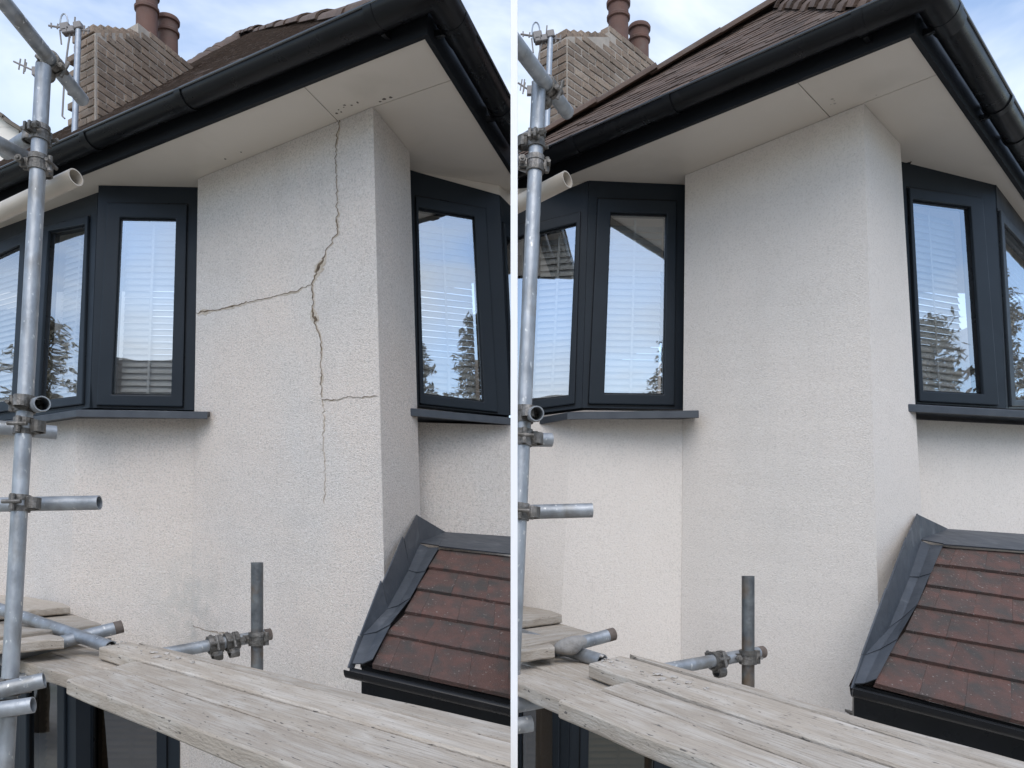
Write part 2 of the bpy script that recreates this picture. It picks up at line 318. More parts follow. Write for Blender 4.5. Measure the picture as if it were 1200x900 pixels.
MT = dict(
    wall_old=render_mat('old_render', (.655, .585, .525), (.61, .57, .53), .5, .16),
    wall_new=render_mat('new_render', (.71, .65, .59), (.69, .64, .585), .24, .08),
    soffit=material('soffit_board', (.66, .60, .525), (.62, .56, .485), 1.6, .45, c3=(.54, .49, .42), s3=3, t3=(.6, .85)),
    black=material('black_plastic', (.006, .0065, .0075), (.009, .0095, .011), 5, .3, spec=.22, c3=(.022, .022, .022), s3=9, t3=(.62, .85)),
    gloss=material('gloss_black_rim', (.02, .022, .025), None, rough=.12, spec=1.),
    fascia=material('fascia_board', (.007, .008, .010), (.009, .0105, .013), 4, .55, spec=.2),
    frame=material('anthracite_frame', (.015, .020, .026), (.018, .024, .031), 4, .42, spec=.2),
    sill=material('grey_sill', (.035, .041, .052), (.052, .06, .07), 14, .5),
    glass=glass_mat('window_glass', .38, (.95, .96, .96)),
    glass_low=glass_mat('lower_window_glass', .10, (.50, .46, .41)),
    blind=material('blind_slat', (.52, .515, .50), (.47, .465, .45), 8, .5),
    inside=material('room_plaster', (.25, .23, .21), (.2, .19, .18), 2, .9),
    steel=material('galvanised_steel', (.40, .42, .44), (.25, .265, .28), 20, .5, metal=.6, stretch=(1, 1, .6), c3=(.20, .19, .17), s3=11, t3=(.52, .75), bump=.15, bscale=70, speck=(.6, .6, .58), speck_scale=60, speck_t=(.66, .72)),
    steel_dark=material('weathered_steel', (.20, .21, .21), (.10, .105, .11), 18, .5, metal=.65, c3=(.16, .11, .07), s3=8, t3=(.5, .7), bump=.2, bscale=80),
    clamp=material('clamp_steel', (.17, .16, .145), (.09, .082, .072), 40, .55, metal=.6, c3=(.28, .26, .24), s3=25, t3=(.5, .7), bump=.3, bscale=140),
    rust=material('rusty_end', (.10, .075, .06), (.16, .13, .11), 40, .8, bump=.3, bscale=120),
    pvc=material('white_pipe', (.50, .45, .38), (.43, .38, .32), 9, .4, c3=(.3, .26, .22), s3=16, t3=(.66, .8)),
    brick=material('brown_brick', (.255, .185, .135), (.185, .14, .105), 14, .9, bump=.5, bscale=90, rand=.22, c3=(.31, .245, .19), s3=7, t3=(.5, .75), speck=(.06, .05, .045), speck_scale=60, speck_t=(.62, .72)),
    mortar=material('mortar', (.42, .365, .31), (.33, .29, .25), 20, .95, bump=.4, bscale=120),
    pot=material('terracotta', (.135, .068, .05), (.10, .055, .043), 9, .8, c3=(.12, .085, .07), s3=6, t3=(.52, .75), bump=.15, bscale=60),
    rooftile=material('brown_roof_tile', (.115, .075, .054), (.08, .054, .041), 9, .9, bump=.4, bscale=90, rand=.22, c3=(.115, .088, .072), s3=10, t3=(.5, .75)),
    deck=material('roof_underlay', (.04, .03, .025), None, rough=.95),
    porchtile=material('red_brown_tile', (.125, .064, .052), (.088, .052, .043), 16, .88, bump=.6, bscale=160, rand=.07, c3=(.06, .052, .047), s3=11, t3=(.40, .66), speck=(.22, .19, .17), speck_scale=85, speck_t=(.66, .74)),
    lead=material('lead_flashing', (.048, .056, .068), (.072, .08, .093), 7, .55, metal=.15, c3=(.14, .15, .165), s3=9, t3=(.58, .85), bump=.3, bscale=14, bumpd=.02),
    wood=material('weathered_board', (.43, .37, .30), (.365, .31, .25), 5.0, .9, coord='UV', stretch=(2.6, 8, 1), rand=.12, c3=(.52, .475, .415), s3=2.0, t3=(.44, .72), bump=.35, bscale=20, speck=(.13, .115, .10), speck_scale=12, speck_t=(.66, .71), grain=((4, 110, 1), (.31, .262, .21))),
    plaster=material('plaster_crumb', (.50, .47, .43), (.34, .31, .28), 30, .95, bump=.4, bscale=90),
    clothgrey=material('caked_rag', (.30, .285, .265), (.22, .21, .2), 30, .95, bump=.6, bscale=60),
    crack=material('crack_gap', (.07, .05, .034), (.19, .145, .095), 60, 1.),
    cracklip=material('crack_lip', (.40, .335, .26), (.53, .475, .41), 35, 1., bump=.5, bscale=150),
    damp=material('damp_spot', (.09, .075, .062), (.20, .175, .15), 90, .9),
    dampfaint=material('faint_damp_spot', (.42, .38, .33), None, rough=.8),
    white=material('divider_white', (.86, .86, .86), (.83, .83, .83), 3, .5),
    ground=material('ground_gravel', (.46, .43, .39), (.38, .355, .32), 3, .95, c3=(.3, .3, .24), s3=.15, t3=(.5, .6)),
    bark=material('bark', (.09, .065, .045), (.06, .045, .03), 12, .95),
    needle=material('conifer_needle', (.17, .15, .10), (.24, .195, .135), 3, .9),
    farwall=material('pale_far_wall', (.72, .68, .62), (.62, .58, .52), 2, .9),
    farroof=material('far_roof_slate', (.16, .135, .11), (.10, .085, .07), 9, .9, rand=.3, bump=.3, bscale=40),
    alu=material('aerial_metal', (.40, .43, .47), (.30, .32, .35), 20, .45, metal=.5),
    wire=material('aerial_wire', (.22, .2, .19), None, rough=.6),
)

# ------------------------------------------------------------------ ground and added white strip between the two views
bm = BM(); S = 600
vs = [bm.verts.new(p) for p in ((-S, -S, 0), (S, -S, 0), (S, S, 0), (-S, S, 0))]; bm.faces.new(vs)
g = obj('ground', bm, 'ground'); g['kind'] = 'structure'
bm = BM(); slab(bm, [Vector((x, y, .004)) for x, y in ((-.0032, 1.9), (.0132, 1.9), (.0132, 1.97), (-.0032, 1.97))], Vector((0, 0, CZ + 1.9 * 690 / F)))
bmesh.ops.bevel(bm, geom=bm.edges[:], offset=.0006, segments=1, affect='EDGES')
own('divider_strip', bm, 'white', 'tall thin white strip added between the cracked house view and the repaired one', 'divider')  # white strip added to split the two views; no such object stands there

LAB = dict(L=('cracked', 'left'), R=('repaired', 'right'))

def build_house(side):
    d = D[side]; SIDE[0] = side
    e = {k: Edge(*d[k]) for k in ('A0', 'AB', 'B1', 'C0', 'C1', 'D1', 'E0', 'E1', 'F1', 'aw0', 'abw', 'bw1', 'ew0', 'ew1')}
    wm = 'wall_old' if side == 'L' else 'wall_new'
    base = e['C1'].at(-CZ); base.z = 0
    house = thing('house', base, 'pale rendered house corner with cracks running down and across its wall' if side == 'L' else
                  'pale rendered house corner with smooth freshly repaired wall and no cracks', 'house', 'rendered house corners under brown tiled roofs')
    # walls: facet prisms, mitred inwards
    bm = BM()
    def strip(names, z0, z1, th=.16, rows=20):       # wall of several facets, mitred at the corners, one row of faces every few centimetres
        es = [e[k] for k in names]; G = []
        for k in range(rows + 1):
            z = z1 + (z0 - z1) * k / rows; pts = [x.at(z) for x in es]; ns = []
            for a, b in zip(pts, pts[1:]): dr = (b - a).normalized(); ns.append(Vector((-dr.y, dr.x, 0)).normalized())
            inn = []
            for i, p in enumerate(pts):
                m = ns[0] if i == 0 else ns[-1] if i == len(pts) - 1 else ns[i - 1] + ns[i]
                if 0 < i < len(pts) - 1: m = m / max(.3, m.dot(ns[i]))
                inn.append(p + m * th)
            G.append([bm.verts.new(p) for p in pts + inn[::-1]])
        m = len(G[0])
        for A, B in zip(G, G[1:]):
            for i in range(m): bm.faces.new((A[i], A[(i + 1) % m], B[(i + 1) % m], B[i]))
        h = len(es)
        for A in (G[0], G[-1]):
            for i in range(h - 1): bm.faces.new((A[i], A[i + 1], A[m - 2 - i], A[m - 1 - i]))
    strip(('C0', 'C1', 'D1'), -CZ, 1.898, .14, 30)
    strip(('aw0', 'abw', 'bw1'), -.62, .66)
    strip(('aw0', 'abw', 'bw1'), -CZ, -1.95)
    strip(('ew0', 'ew1'), -CZ, .62)
    # plain wall to the right of the lower window
    pb = edge_plane(e['abw'], e['bw1']); lw = d['low']['b']
    slab(bm, [pb.px(lw[1][0], lw[1][1] - 12), e['bw1'].at(-.618), e['bw1'].at(-1.952), pb.px(lw[1][0], 1085)], pb.n * -.16)
    obj('wall', bm, wm, house)
    # rear and party walls so the rooms are closed
    bm = BM()
    f1, a0 = e['F1'].at(0), e['A0'].at(0)
    zt = CZ + 1.86
    def vert_wall(p, q, th=.1):
        n = Vector(((q - p).y, -(q - p).x, 0)).normalized() * th
        slab(bm, [Vector((p.x, p.y, zt)), Vector((q.x, q.y, zt)), Vector((q.x, q.y, 0)), Vector((p.x, p.y, 0))], n)
    xl = min(a0.x, e['aw0'].at(0).x) - .02; xr = max(f1.x, e['ew1'].at(0).x) + .02
    if side == 'L':
        vert_wall(Vector((xl, a0.y, 0)), Vector((xl, 8.2, 0))); vert_wall(Vector((xl, 8.2, 0)), Vector((-.03, 8.2, 0))); vert_wall(Vector((-.03, 8.2, 0)), Vector((-.03, 4.7, 0)))
    else:
        vert_wall(Vector((.16, 4.75, 0)), Vector((.16, 8.2, 0)), -.1); vert_wall(Vector((.16, 8.2, 0)), Vector((xr, 8.2, 0)), -.1); vert_wall(Vector((xr, 8.2, 0)), Vector((xr, f1.y, 0)), -.1)
    obj('rear_wall', bm, wm, house)
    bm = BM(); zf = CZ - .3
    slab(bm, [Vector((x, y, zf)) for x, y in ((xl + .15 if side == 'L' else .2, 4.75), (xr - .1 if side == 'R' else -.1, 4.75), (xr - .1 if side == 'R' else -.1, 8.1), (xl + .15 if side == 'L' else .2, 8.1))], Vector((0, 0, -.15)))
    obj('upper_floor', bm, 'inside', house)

    # ---------------- eaves: soffit boards, fascia, gutter
    Z = 1.9
    EL, EC, ER = [PZ(u, v, Z) for u, v in d['eave']]
    dl = (EL - EC).normalized(); drr = (ER - EC).normalized()
    back = [e['F1'].at(Z) + Vector((.3, .6, 0)), Vector((EC.x * .5, 6.2, CZ + Z)), e['A0'].at(Z) + Vector((-.2, .8, 0))]
    (a1, a2), (b1, b2) = d['soffit_cut']
    A1, A2, B1, B2 = PZ(*a1, Z), PZ(*a2, Z), PZ(*b1, Z), PZ(*b2, Z)
    A3 = A2 + (A2 - A1).normalized() * .7
    B0 = B1; A1 = A1 - (A2 - A1).normalized() * 0
    def onl(p): t = (p - EC).dot(dl); return EC + dl * t
    def onr(p): t = (p - EC).dot(drr); return EC + drr * t
    g = .0022
    sv = Vector((0, 0, .012))
    A1o, B2o = onl(A1), onr(B2)
    def panel(pts): bm = BM(); slab(bm, pts, sv); obj('soffit_board', bm, 'soffit', house)
    mid = Vector((EC.x * .4 + A3.x * .6, 6.0, CZ + Z)) if side == 'L' else Vector((A3.x + .4, 6.0, CZ + Z))
    ia = (A1o - EC).normalized()
    panel([EL, A1o + ia * g, A2 + ia * g, A3 + ia * g, mid + ia * g, back[2]])
    nb = (B2o - EC).normalized()
    panel([A1o - ia * g, EC, B2o - nb * g, B1 - nb * g + Vector((0, .0, 0)), A3 - ia * g if False else B1 + (A3 - A2), A3 - ia * g, A2 - ia * g])
    bext = B1 + (A3 - A2) + nb * g
    panel([B2o + nb * g, ER, back[0], mid + Vector((.01, 0, 0)), bext, B1 + nb * g])
    # dark cover over the roof void, just above the boards
    bm = BM(); slab(bm, [p + Vector((0, 0, .02)) for p in (EL, EC, ER, back[0], mid, back[2])], sv); obj('soffit_lining', bm, 'soffit', house)
    bm = BM(); sweep(bm, [EL, EC, ER], [(-.001, -.012), (.02, -.012), (.02, .11), (-.001, .11)]); obj('fascia', bm, 'fascia', house)
    GZ, GR, GO = .085, .058, .03
    gpath = [EL, EC, ER]
    bm = BM(); sweep(bm, gpath, gutter_prof(GR, GO, GZ)); gut = obj('gutter', bm, 'black', house, smooth=True)
    bm = BM(); sweep(bm, gpath, [(GO + 2 * GR + .002 + .006 * math.cos(t), GZ - .001 + .006 * math.sin(t)) for t in [2 * math.pi * i / 10 for i in range(10)]]); obj('gutter_rim', bm, 'gloss', house, smooth=True)
    for u, seg in d['joints']:
        # joint collar where the photo shows one: find the eave point seen at that column
        best = min((abs(600 + F * q.x / q.y - u), q, t) for t in [i / 600 for i in range(601)] for q in [(EC + (EL - EC) * t if seg == 1 else EC + (ER - EC) * t) + (Vector(((EC - EL).y, -(EC - EL).x, 0)).normalized() if seg == 1 else Vector(((ER - EC).y, -(ER - EC).x, 0)).normalized()) * .1])
        t = best[2]; c = EC + ((EL if seg == 1 else ER) - EC) * t; dd = (EC - EL).normalized() if seg == 1 else drr
        bm = BM(); sweep(bm, [c - dd * .019, c + dd * .019], gutter_prof(GR + .0075, GO - .0075, GZ + .002, .007))
        cl = obj('gutter_clip', bm, 'black', house, smooth=True)
        if u in (440, 533, 590, 1009, 1109, 1172):
            bm = BM(); sweep(bm, [c - dd * .009, c + dd * .009], [(.021, GZ - .066), (GO + .03, GZ - .064), (GO + .03, GZ - .05), (.021, GZ - .04)])
            obj('bracket', bm, 'black', cl)
    # corner piece
    bm = BM(); sweep(bm, [EC + dl * .16, EC, EC + drr * .16], gutter_prof(GR + .005, GO - .005, GZ + .001, .006)); obj('gutter_corner', bm, 'black', house, smooth=True)

    # ---------------- roof
    tanp = math.tan(R(d['pitch'])); up = Vector((0, 0, 1))
    zc = CZ + Z + .125
    nL = Vector((-dl.y, dl.x, 0)); nL = nL if nL.y > 0 else -nL
    nRr = Vector((-drr.y, drr.x, 0)); nRr = nRr if nRr.x < 0 else -nRr
    O = Vector((EC.x, EC.y, zc))
    def dist(p): return (p - O).dot(nL), (p - O).dot(nRr)
    sL = (nL + up * tanp).normalized(); plL = Plane(O, O + dl, O + nL + up * tanp)
    rp = plL.px(*d['ridge']); h = max(.8, (rp - O).dot(nL))
    # hip: equal distance from both eaves
    det = nL.x * nRr.y - nL.y * nRr.x
    hx = Vector((h * nRr.y - h * nL.y, nL.x * h - nRr.x * h, 0)) / det
    HT = O + hx + up * (h * tanp)
    q2 = plL.px(*d['ridge2']); rdir = (q2 - HT).normalized()
    RL = HT + rdir * 6.2; RR = HT + drr * 3.0
    ELo, ERo = O + dl * ((EL - EC).length + .3), O + drr * (ER - EC).length
    nrmL = dl.cross(sL).normalized(); nrmL = nrmL if nrmL.z > 0 else -nrmL
    bm = BM(); dn = Vector((0, 0, -.09))
    slab(bm, [O + dn * .6, ELo + dn * .6, RL + dn * .6, HT + dn * .6], Vector((0, 0, -.05))); slab(bm, [O + dn * .6, HT + dn * .6, RR + dn * .6, ERo + dn * .6], Vector((0, 0, -.05)))
    bk = Vector((0, 3.2, -h * tanp))
    slab(bm, [HT + dn, RL + dn, RL + bk + dn, HT + bk + dn], Vector((0, 0, -.05)))
    roof = obj('roof', bm, 'deck', house)
    # tiles on the visible slope: single objects nearest the eave, the rest joined
    tw, gauge, tl = .17, .052, .13
    bmt = BM(); box(bmt, Vector((0, tl / 2, 0)), Vector((1, 0, 0)), Vector((0, 1, 0)), Vector((0, 0, 1)), tw / 2 - .001, tl / 2, .0055)
    for v in bmt.verts:      # slight camber
        if abs(v.co.x) > .01: v.co.z -= .003
    tm = bpy.data.meshes.new('roof_tile'); bmt.to_mesh(tm); bmt.free(); tm.materials.append(MT['rooftile'])
    cand = []
    cl_ = h / math.cos(R(d['pitch']))
    for j in range(int(cl_ / gauge) + 1):
        s = j * gauge - .05
        for i in range(-4, 46):
            al = (i + .5 * (j % 2)) * tw
            p = O + dl * al + sL * s
            a, b = dist(p + sL * .05)
            if b < a - .03 or al > 6.5: continue
            al0, h0_ = (HT - O).dot(dl), h; al2, h2_ = (q2 - O).dot(dl), (q2 - O).dot(nL)
            if al > al0 and a > h0_ + (h2_ - h0_) * (al - al0) / (al2 - al0) + .02: continue
            u = 600 + F * p.x / p.y
            if side == 'R' and u < 612: continue
            cand.append((p, j, (p - Vector((0, 0, CZ))).length, u))
    rr = random.Random(3)
    tilt = R(3.2)
    def tmat(p):
        ym = (sL * math.cos(tilt) - nrmL * math.sin(tilt)).normalized(); xm = -dl
        zm = xm.cross(ym).normalized()
        if zm.z < 0: xm = -xm; zm = -zm
        M = Matrix((xm, ym, zm)).transposed().to_4x4()
        M = M @ Matrix.Rotation(R(rr.gauss(0, .7)), 4, 'Z') @ Matrix.Rotation(R(rr.gauss(0, .5)), 4, 'X') @ Matrix.Rotation(R(rr.gauss(0, .9)), 4, 'Y')
        M.translation = p + nrmL * (.012 + rr.random() * .004); return M
    cand.sort(key=lambda c: c[2] + (6 if c[3] < -30 else 0) + (0 if P(0, 0, 1) else 0))
    for k, (p, j, ds, u) in enumerate(cand):
        M = tmat(p)
        if k < 290: inst('roof_tile', tm, roof, M)
        else:
            if k == 290: bmr = BM()
            t0 = len(bmr.verts); bmr.from_mesh(tm); bmr.verts.ensure_lookup_table()
            for v in bmr.verts[t0:]: v.co = M @ v.co
    if len(cand) > 290:
        o = obj('roof_tile_courses', bmr, 'rooftile', roof); 
        if o: o['kind'] = 'stuff'
    # hip and ridge tiles
    def capline(p0, p1, n, name):
        for k in range(n):
            a = p0 + (p1 - p0) * (k / n); b = p0 + (p1 - p0) * ((k + 1.12) / n)
            if side == 'R' and 600 + F * a.x / a.y < 625: continue
            x, y, dd = basis(b - a); sgn = 1 if y.z > 0 else -1
            bm = BM(); rows = []
            j0 = rr.uniform(-.012, .012)
            for q, r0 in ((a, .115), (b, .098)):
                rows.append([q + x * (r0 * math.cos(t)) + y * (sgn * (r0 * .62 * math.sin(t) - .03 + j0)) for t in [math.pi * i / 8 for i in range(9)]])
                rows.append([q + x * ((r0 - .016) * math.cos(t)) + y * (sgn * ((r0 - .016) * .62 * math.sin(t) - .03 + j0)) for t in [math.pi * i / 8 for i in range(9)]])
            loop = lambda A, B: A + B[::-1]
            hexa(bm, loop(rows[0], rows[1]), loop(rows[2], rows[3])); obj(name, bm, 'rooftile', roof, smooth=True)
    capline(O + (HT - O) * .02, HT, 12, 'hip_tile'); capline(HT, HT + rdir * 5.0, 14, 'ridge_tile')
    # plain tile sheet on the slope turned away from view
    bm = BM()
    sR = (nRr + up * tanp).normalized()
    for j in range(int(cl_ / .2) + 1):
        a0_ = O + sR * (j * .2); h0 = j * .2 * math.cos(R(d['pitch']))
        cot = (HT - O).dot(drr) / h
        st = a0_ + drr * (h0 * cot + .16); en = a0_ + drr * ((ER - EC).length)
        if (en - st).dot(drr) < .1: continue
        slab(bm, [st, en, en + sR * .24 - up * .0, st + sR * .24], up * -.02)
    o = obj('far_tile_courses', bm, 'rooftile', roof)
    if o: o['kind'] = 'stuff'

    # ---------------- windows
    soff = []
    def mkwin(pl, fr, sa, gl, back=.07, glz='glass', beadw=True):
        n = pl.n
        q = lambda pts, off=0: [pl.px(u, v, off) for u, v in pts]
        bm = BM(); ring(bm, q(fr), q(sa), n, .005, -.07); win = obj('window', bm, 'frame', house)
        if win is None: return None
        bm = BM(); ring(bm, q(sa), q(gl), n, .02, -.05)
        bmesh.ops.bevel(bm, geom=[ed for ed in bm.edges], offset=.006, segments=2, affect='EDGES', profile=.6)
        obj('sash', bm, 'frame', win)
        cs = sum(q(sa), Vector()) / 4; bm = BM(); ring(bm, [p + (p - cs) * .016 for p in q(sa)], [p - (p - cs) * .004 for p in q(sa)], n, .0068, -.02); obj('gasket', bm, 'black', win)
        c = sum(q(gl), Vector()) / 4; gi = [p + (c - p) * .016 for p in q(gl)]
        bm = BM(); ring(bm, [p + (c - p) * -.004 for p in q(gl)], gi, n, .004, -.03); obj('bead', bm, 'black', win)
        bm = BM(); slab(bm, [p - n * .002 for p in q(gl)], -n * .02); obj('pane', bm, glz, win)
        return win
    for k, wd in enumerate(d['windows']):
        pl = edge_plane(e[wd['e'][0]], e[wd['e'][1]])
        if mkwin(pl, wd['fr'], wd['sa'], wd['gl']) is None: continue
        # cream trim between window head and soffit
        tl_, tr_ = pl.px(*wd['fr'][0]), pl.px(*wd['fr'][1])
        zt_ = CZ + Z - .002
        if min(zt_ - tl_.z, zt_ - tr_.z) > -.02 and max(zt_ - tl_.z, zt_ - tr_.z) > .006:
            bm = BM(); slab(bm, [Vector((tl_.x, tl_.y, zt_)), Vector((tr_.x, tr_.y, zt_)), tr_ + Vector((0, 0, .001)), tl_ + Vector((0, 0, .001))], -pl.n * .1); obj('head_trim', bm, 'soffit', house)
        soff.append((pl, wd['gl'], k))
    lo = d['low']; pA, pB = edge_plane(e['aw0'], e['abw']), edge_plane(e['abw'], e['bw1'])
    low = []
    for pl, fr, gl, k in ((pA, 'a', 'ga', 5), (pA, 'a2', 'ga2', 6), (pB, 'b', 'gb', 7)):
        f_, g_ = lo[fr], lo[gl]
        sa = [((a[0] * .45 + b[0] * .55), (a[1] * .45 + b[1] * .55)) for a, b in zip(f_, g_)]
        pl2 = Plane(pl.o - pl.n * .05, pl.px(100, 900) - pl.n * .05, pl.px(100, 700) - pl.n * .05) if False else pl
        if mkwin(pl2, f_, sa, g_, glz='glass_low') is not None: low.append((pl2, g_, k))
    # ---------------- sills
    for path, z in zip(d['sills'], d['sillz']):
        bm = BM(); pts = [PZ(u, v, z) for u, v in path]
        sweep(bm, pts, [(-.30, .045), (-.02, .004), (-.004, 0), (0, -.004), (0, -.034), (-.006, -.036), (-.006, -.016), (-.30, -.016)]); sl_ = obj('sill', bm, 'sill', house)
        p0, p1 = pts[-1], pts[-2]; 
    # ---------------- blinds behind the glass
    where = {0: 'leftmost bay pane, behind the scaffold pole', 1: 'narrow bay pane just right of the scaffold pole', 2: 'front facing bay pane beside the wall', 3: 'wide pane right of the wall corner', 4: 'angled pane at the far right of the bay',
             5: 'downstairs pane at the far left', 6: 'downstairs pane beside the scaffold pole', 7: 'downstairs pane below the boards'}
    for pl, gl, k in soff + low:
        n = pl.n
        a, b, c, d_ = [pl.px(u, v, -.085) for u, v in gl]
        tx = (b - a) * .5 + (c - d_) * .5; tx.z = 0; L_ = tx.length; tx.normalize()
        top, bot = max(a.z, b.z), min(c.z, d_.z)
        ctr = (a + b + c + d_) / 4
        if side == 'L' and ctr.x > -.06: continue
        if side == 'R' and ctr.x < .10: continue
        bl = thing('venetian_blind', Vector((ctr.x, ctr.y, bot)), 'white slatted blind, %s, %s house' % (where[k], LAB[side][0]), 'blind', 'window blinds')
        pitch_ = .034; ns = int((top - bot) / pitch_)
        bm = BM(); ny = Vector((0, 0, 1)); ln = n.copy(); ln.z = 0; ln.normalize()
        ya = (ln * math.cos(R(66)) - ny * math.sin(R(66))).normalized(); za = tx.cross(ya)
        for s0 in (-1, 0, 1):
            pass
        q = [tx * (L_ / 2 * sx) + ya * (.019 * sy) + za * (.003 if sy == 0 else 0) for sx, sy in ((-1, -1), (-1, 0), (-1, 1), (1, 1), (1, 0), (1, -1))]
        hexa(bm, q, [p + za * .0018 for p in q])
        me = bpy.data.meshes.new('slat'); bmesh.ops.recalc_face_normals(bm, faces=bm.faces[:]); bm.to_mesh(me); bm.free(); me.materials.append(MT['blind'])
        tt = lambda z: (z - bot) / max(.01, top - bot)
        for i in range(ns):
            z = bot + (i + .5) * pitch_
            lft = d_ + (a - d_) * tt(z); rgt = c + (b - c) * tt(z); m_ = (lft + rgt) / 2; m_.z = z
            inst('slat', me, bl, Matrix.Translation(m_) @ Matrix.Rotation(R(rnd.gauss(0, .25)), 4, 'Y'))
        bm = BM()
        for f_ in (.5,):
            p0 = d_ + (c - d_) * f_; p1 = a + (b - a) * f_; slab(bm, [p0 - tx * .006 + n * .02, p0 + tx * .006 + n * .02, p1 + tx * .006 + n * .02, p1 - tx * .006 + n * .02], n * .002)
        obj('ladder_tape', bm, 'blind', bl)

    # ---------------- porch roof
    p = d['porch']; TL, BL, TR = P(*p['TL']), P(*p['BL']), P(*p['TR']); pp = Plane(TL, BL, TR)
    porch = thing('porch', Vector((BL.x + .3, BL.y + .2, 0)), 'small lean-to porch roof of red brown tiles with lead flashing against the %s wall' % LAB[side][0], 'porch', 'tiled porch roofs')
    n = pp.n
    rows = []
    for (ul, vl), vr in zip(p['left'], p['rv']):
        a = pp.px(ul, vl); b = pp.px(p['ru'], vr); rows.append((a, b, (b - a).normalized()))
    rr = random.Random(11)
    for i in range(len(rows) - 1):
        a0_, b0_, _ = rows[i]; a1_, b1_, dd = rows[i + 1]
        L_ = (b1_ - a1_).length * 1.32; x = 0. if i % 2 else -.085; first = True
        tw = .152
        while x < L_:
            x0 = max(0, x); x1 = min(x + tw, L_); x += tw
            f0, f1 = x0 / (b1_ - a1_).length, x1 / (b1_ - a1_).length
            g0 = f0
            lo0, lo1 = a1_ + (b1_ - a1_) * f0, a1_ + (b1_ - a1_) * (f1 - .0006)
            u0 = (a0_ - a1_) if True else None
            hi0, hi1 = a0_ + (b0_ - a0_) * f0, a0_ + (b0_ - a0_) * (f1 - .0006)
            upv0, upv1 = (hi0 - lo0) * .10, (hi1 - lo1) * .10
            j = rr.uniform(-.0015, .002); k0 = rr.uniform(-.002, .002)
            th = .024
            dwn = (lo0 - hi0).normalized() * k0
            bm = BM()
            top = [lo0 + n * (th + j) + dwn, lo1 + n * (th + j) + dwn, hi1 + upv1 + n * (.007), hi0 + upv0 + n * (.007)]
            if first and False: pass
            bot = [lo0 + n * .004 + dwn, lo1 + n * .004 + dwn, hi1 + upv1 - n * .004, hi0 + upv0 - n * .004]
            hexa(bm, top, bot)
            bmesh.ops.bevel(bm, geom=bm.edges[:], offset=.0008, segments=1, affect='EDGES')
            obj('porch_tile', bm, 'porchtile', porch)
            first = False
    # lead: valley floor, stepped upstands, corner saddle, top apron
    lf = p['left']; cr = [pp.px(u, v, .006) for u, v in p['crease']]; edge = [pp.px(u, v, .03) for u, v in lf]
    bm = BM()
    def interp(poly, t):
        s = t * (len(poly) - 1); i = min(int(s), len(poly) - 2); return poly[i] + (poly[i + 1] - poly[i]) * (s - i)
    ns = 4
    for i in range(ns):
        t0, t1 = i / ns, (i + 1.06) / ns; lift = n * (.004 * i)
        lift2 = n * (.004 * i - .004)
        t1 = min(1, t1)
        bm = BM()
        q = [interp(cr, t0) + lift2, interp(edge, t0) + lift2, interp(edge, t1) + lift + n * .006, interp(cr, t1) + lift + n * .004]
        mid1, mid0 = (q[0] + q[1]) / 2 - n * .012, (q[2] + q[3]) / 2 - n * .01
        hexa(bm, [q[0], mid1, mid0, q[3]], [z - n * .005 for z in (q[0], mid1, mid0, q[3])])
        hexa(bm, [mid1, q[1], q[2], mid0], [z - n * .005 for z in (mid1, q[1], q[2], mid0)])
        obj('lead_valley', bm, 'lead', porch)
    Ys = [q.y for q in cr]
    tp = [P(u, v, y - .005) for (u, v), y in zip(p['top'], Ys)]
    for i in range(len(tp) - 2 + 1):
        a, b = i, min(i + 1, len(tp) - 1)
        o_ = Vector((-.003 * i, -.009 * i, 0))
        ext = Vector((-.002, 0, .010)) if i in (1, 2) else Vector()
        bm = BM(); q = [tp[a] + o_ + ext, tp[b] + o_, cr[b] - Vector((0, 0, .012)), cr[a] - Vector((0, 0, .012))]
        slab(bm, q, Vector((.008, -.004, 0)) * .7); obj('lead_upstand', bm, 'lead', porch)
    ewp = edge_plane(e['ew0'], e['ew1'])
    ap0, ap1 = ewp.px(*p['apron'][0], .012), ewp.px(*p['apron'][1], .012)
    bm = BM(); t0 = pp.px(*p['left'][0], .034); ru = p['apron'][1][0]
    t1 = pp.px(ru, p['rv'][0] + (p['rv'][0] - p['left'][0][1]) / (p['ru'] - p['left'][0][0]) * (ru - p['ru']), .034)
    slab(bm, [ap0, ap1, t1, t0], Vector((0, .004, -.006))); obj('lead_apron', bm, 'lead', porch)
    bm = BM(); slab(bm, [tp[0], ap0, t0 + n * .003, cr[0]], Vector((0, .006, -.004))); obj('lead_saddle', bm, 'lead', porch)
    # gutter and dark fascia of the porch
    A_, B_ = [pp.px(u, v, 0) + Vector((0, -.04, .012)) for u, v in p['gut'][1:]]
    gp = [A_ + (A_ - B_).normalized() * .085, B_]
    bm = BM(); sweep(bm, [q + Vector((0, .03, 0)) for q in gp], gutter_prof(.034, 0, -.006, .004, 10)); obj('porch_gutter', bm, 'black', porch, smooth=True)
    bm = BM(); fp = [pp.px(u, v, 0) + Vector((.0, .04, -.02)) for u, v in p['gut']]; fp = [fp[1] + (fp[1] - fp[2]).normalized() * .05, fp[2]]
    sweep(bm, fp, [(-.03, -.10), (0, -.10), (0, .034), (-.03, .034)]); obj('porch_fascia', bm, 'black', porch)
    bm = BM(); f0, f1_ = fp
    bw = Vector((f0.x, e['D1'].at(0).y - .2, f0.z)); 
    slab(bm, [f0 + Vector((.01, .03, -.085)), f1_ + Vector((0, .03, -.085)), Vector((f1_.x, f1_.y + .13, f1_.z - .085)), f0 + Vector((.02, .13, -.085))], Vector((0, 0, -.01))); obj('porch_soffit', bm, 'black', porch)
    # front wall of the porch below, hidden behind the boards from here
    bm = BM(); q0, q1 = f0 + Vector((.06, .12, -.1)), f1_ + Vector((0, .12, -.1))
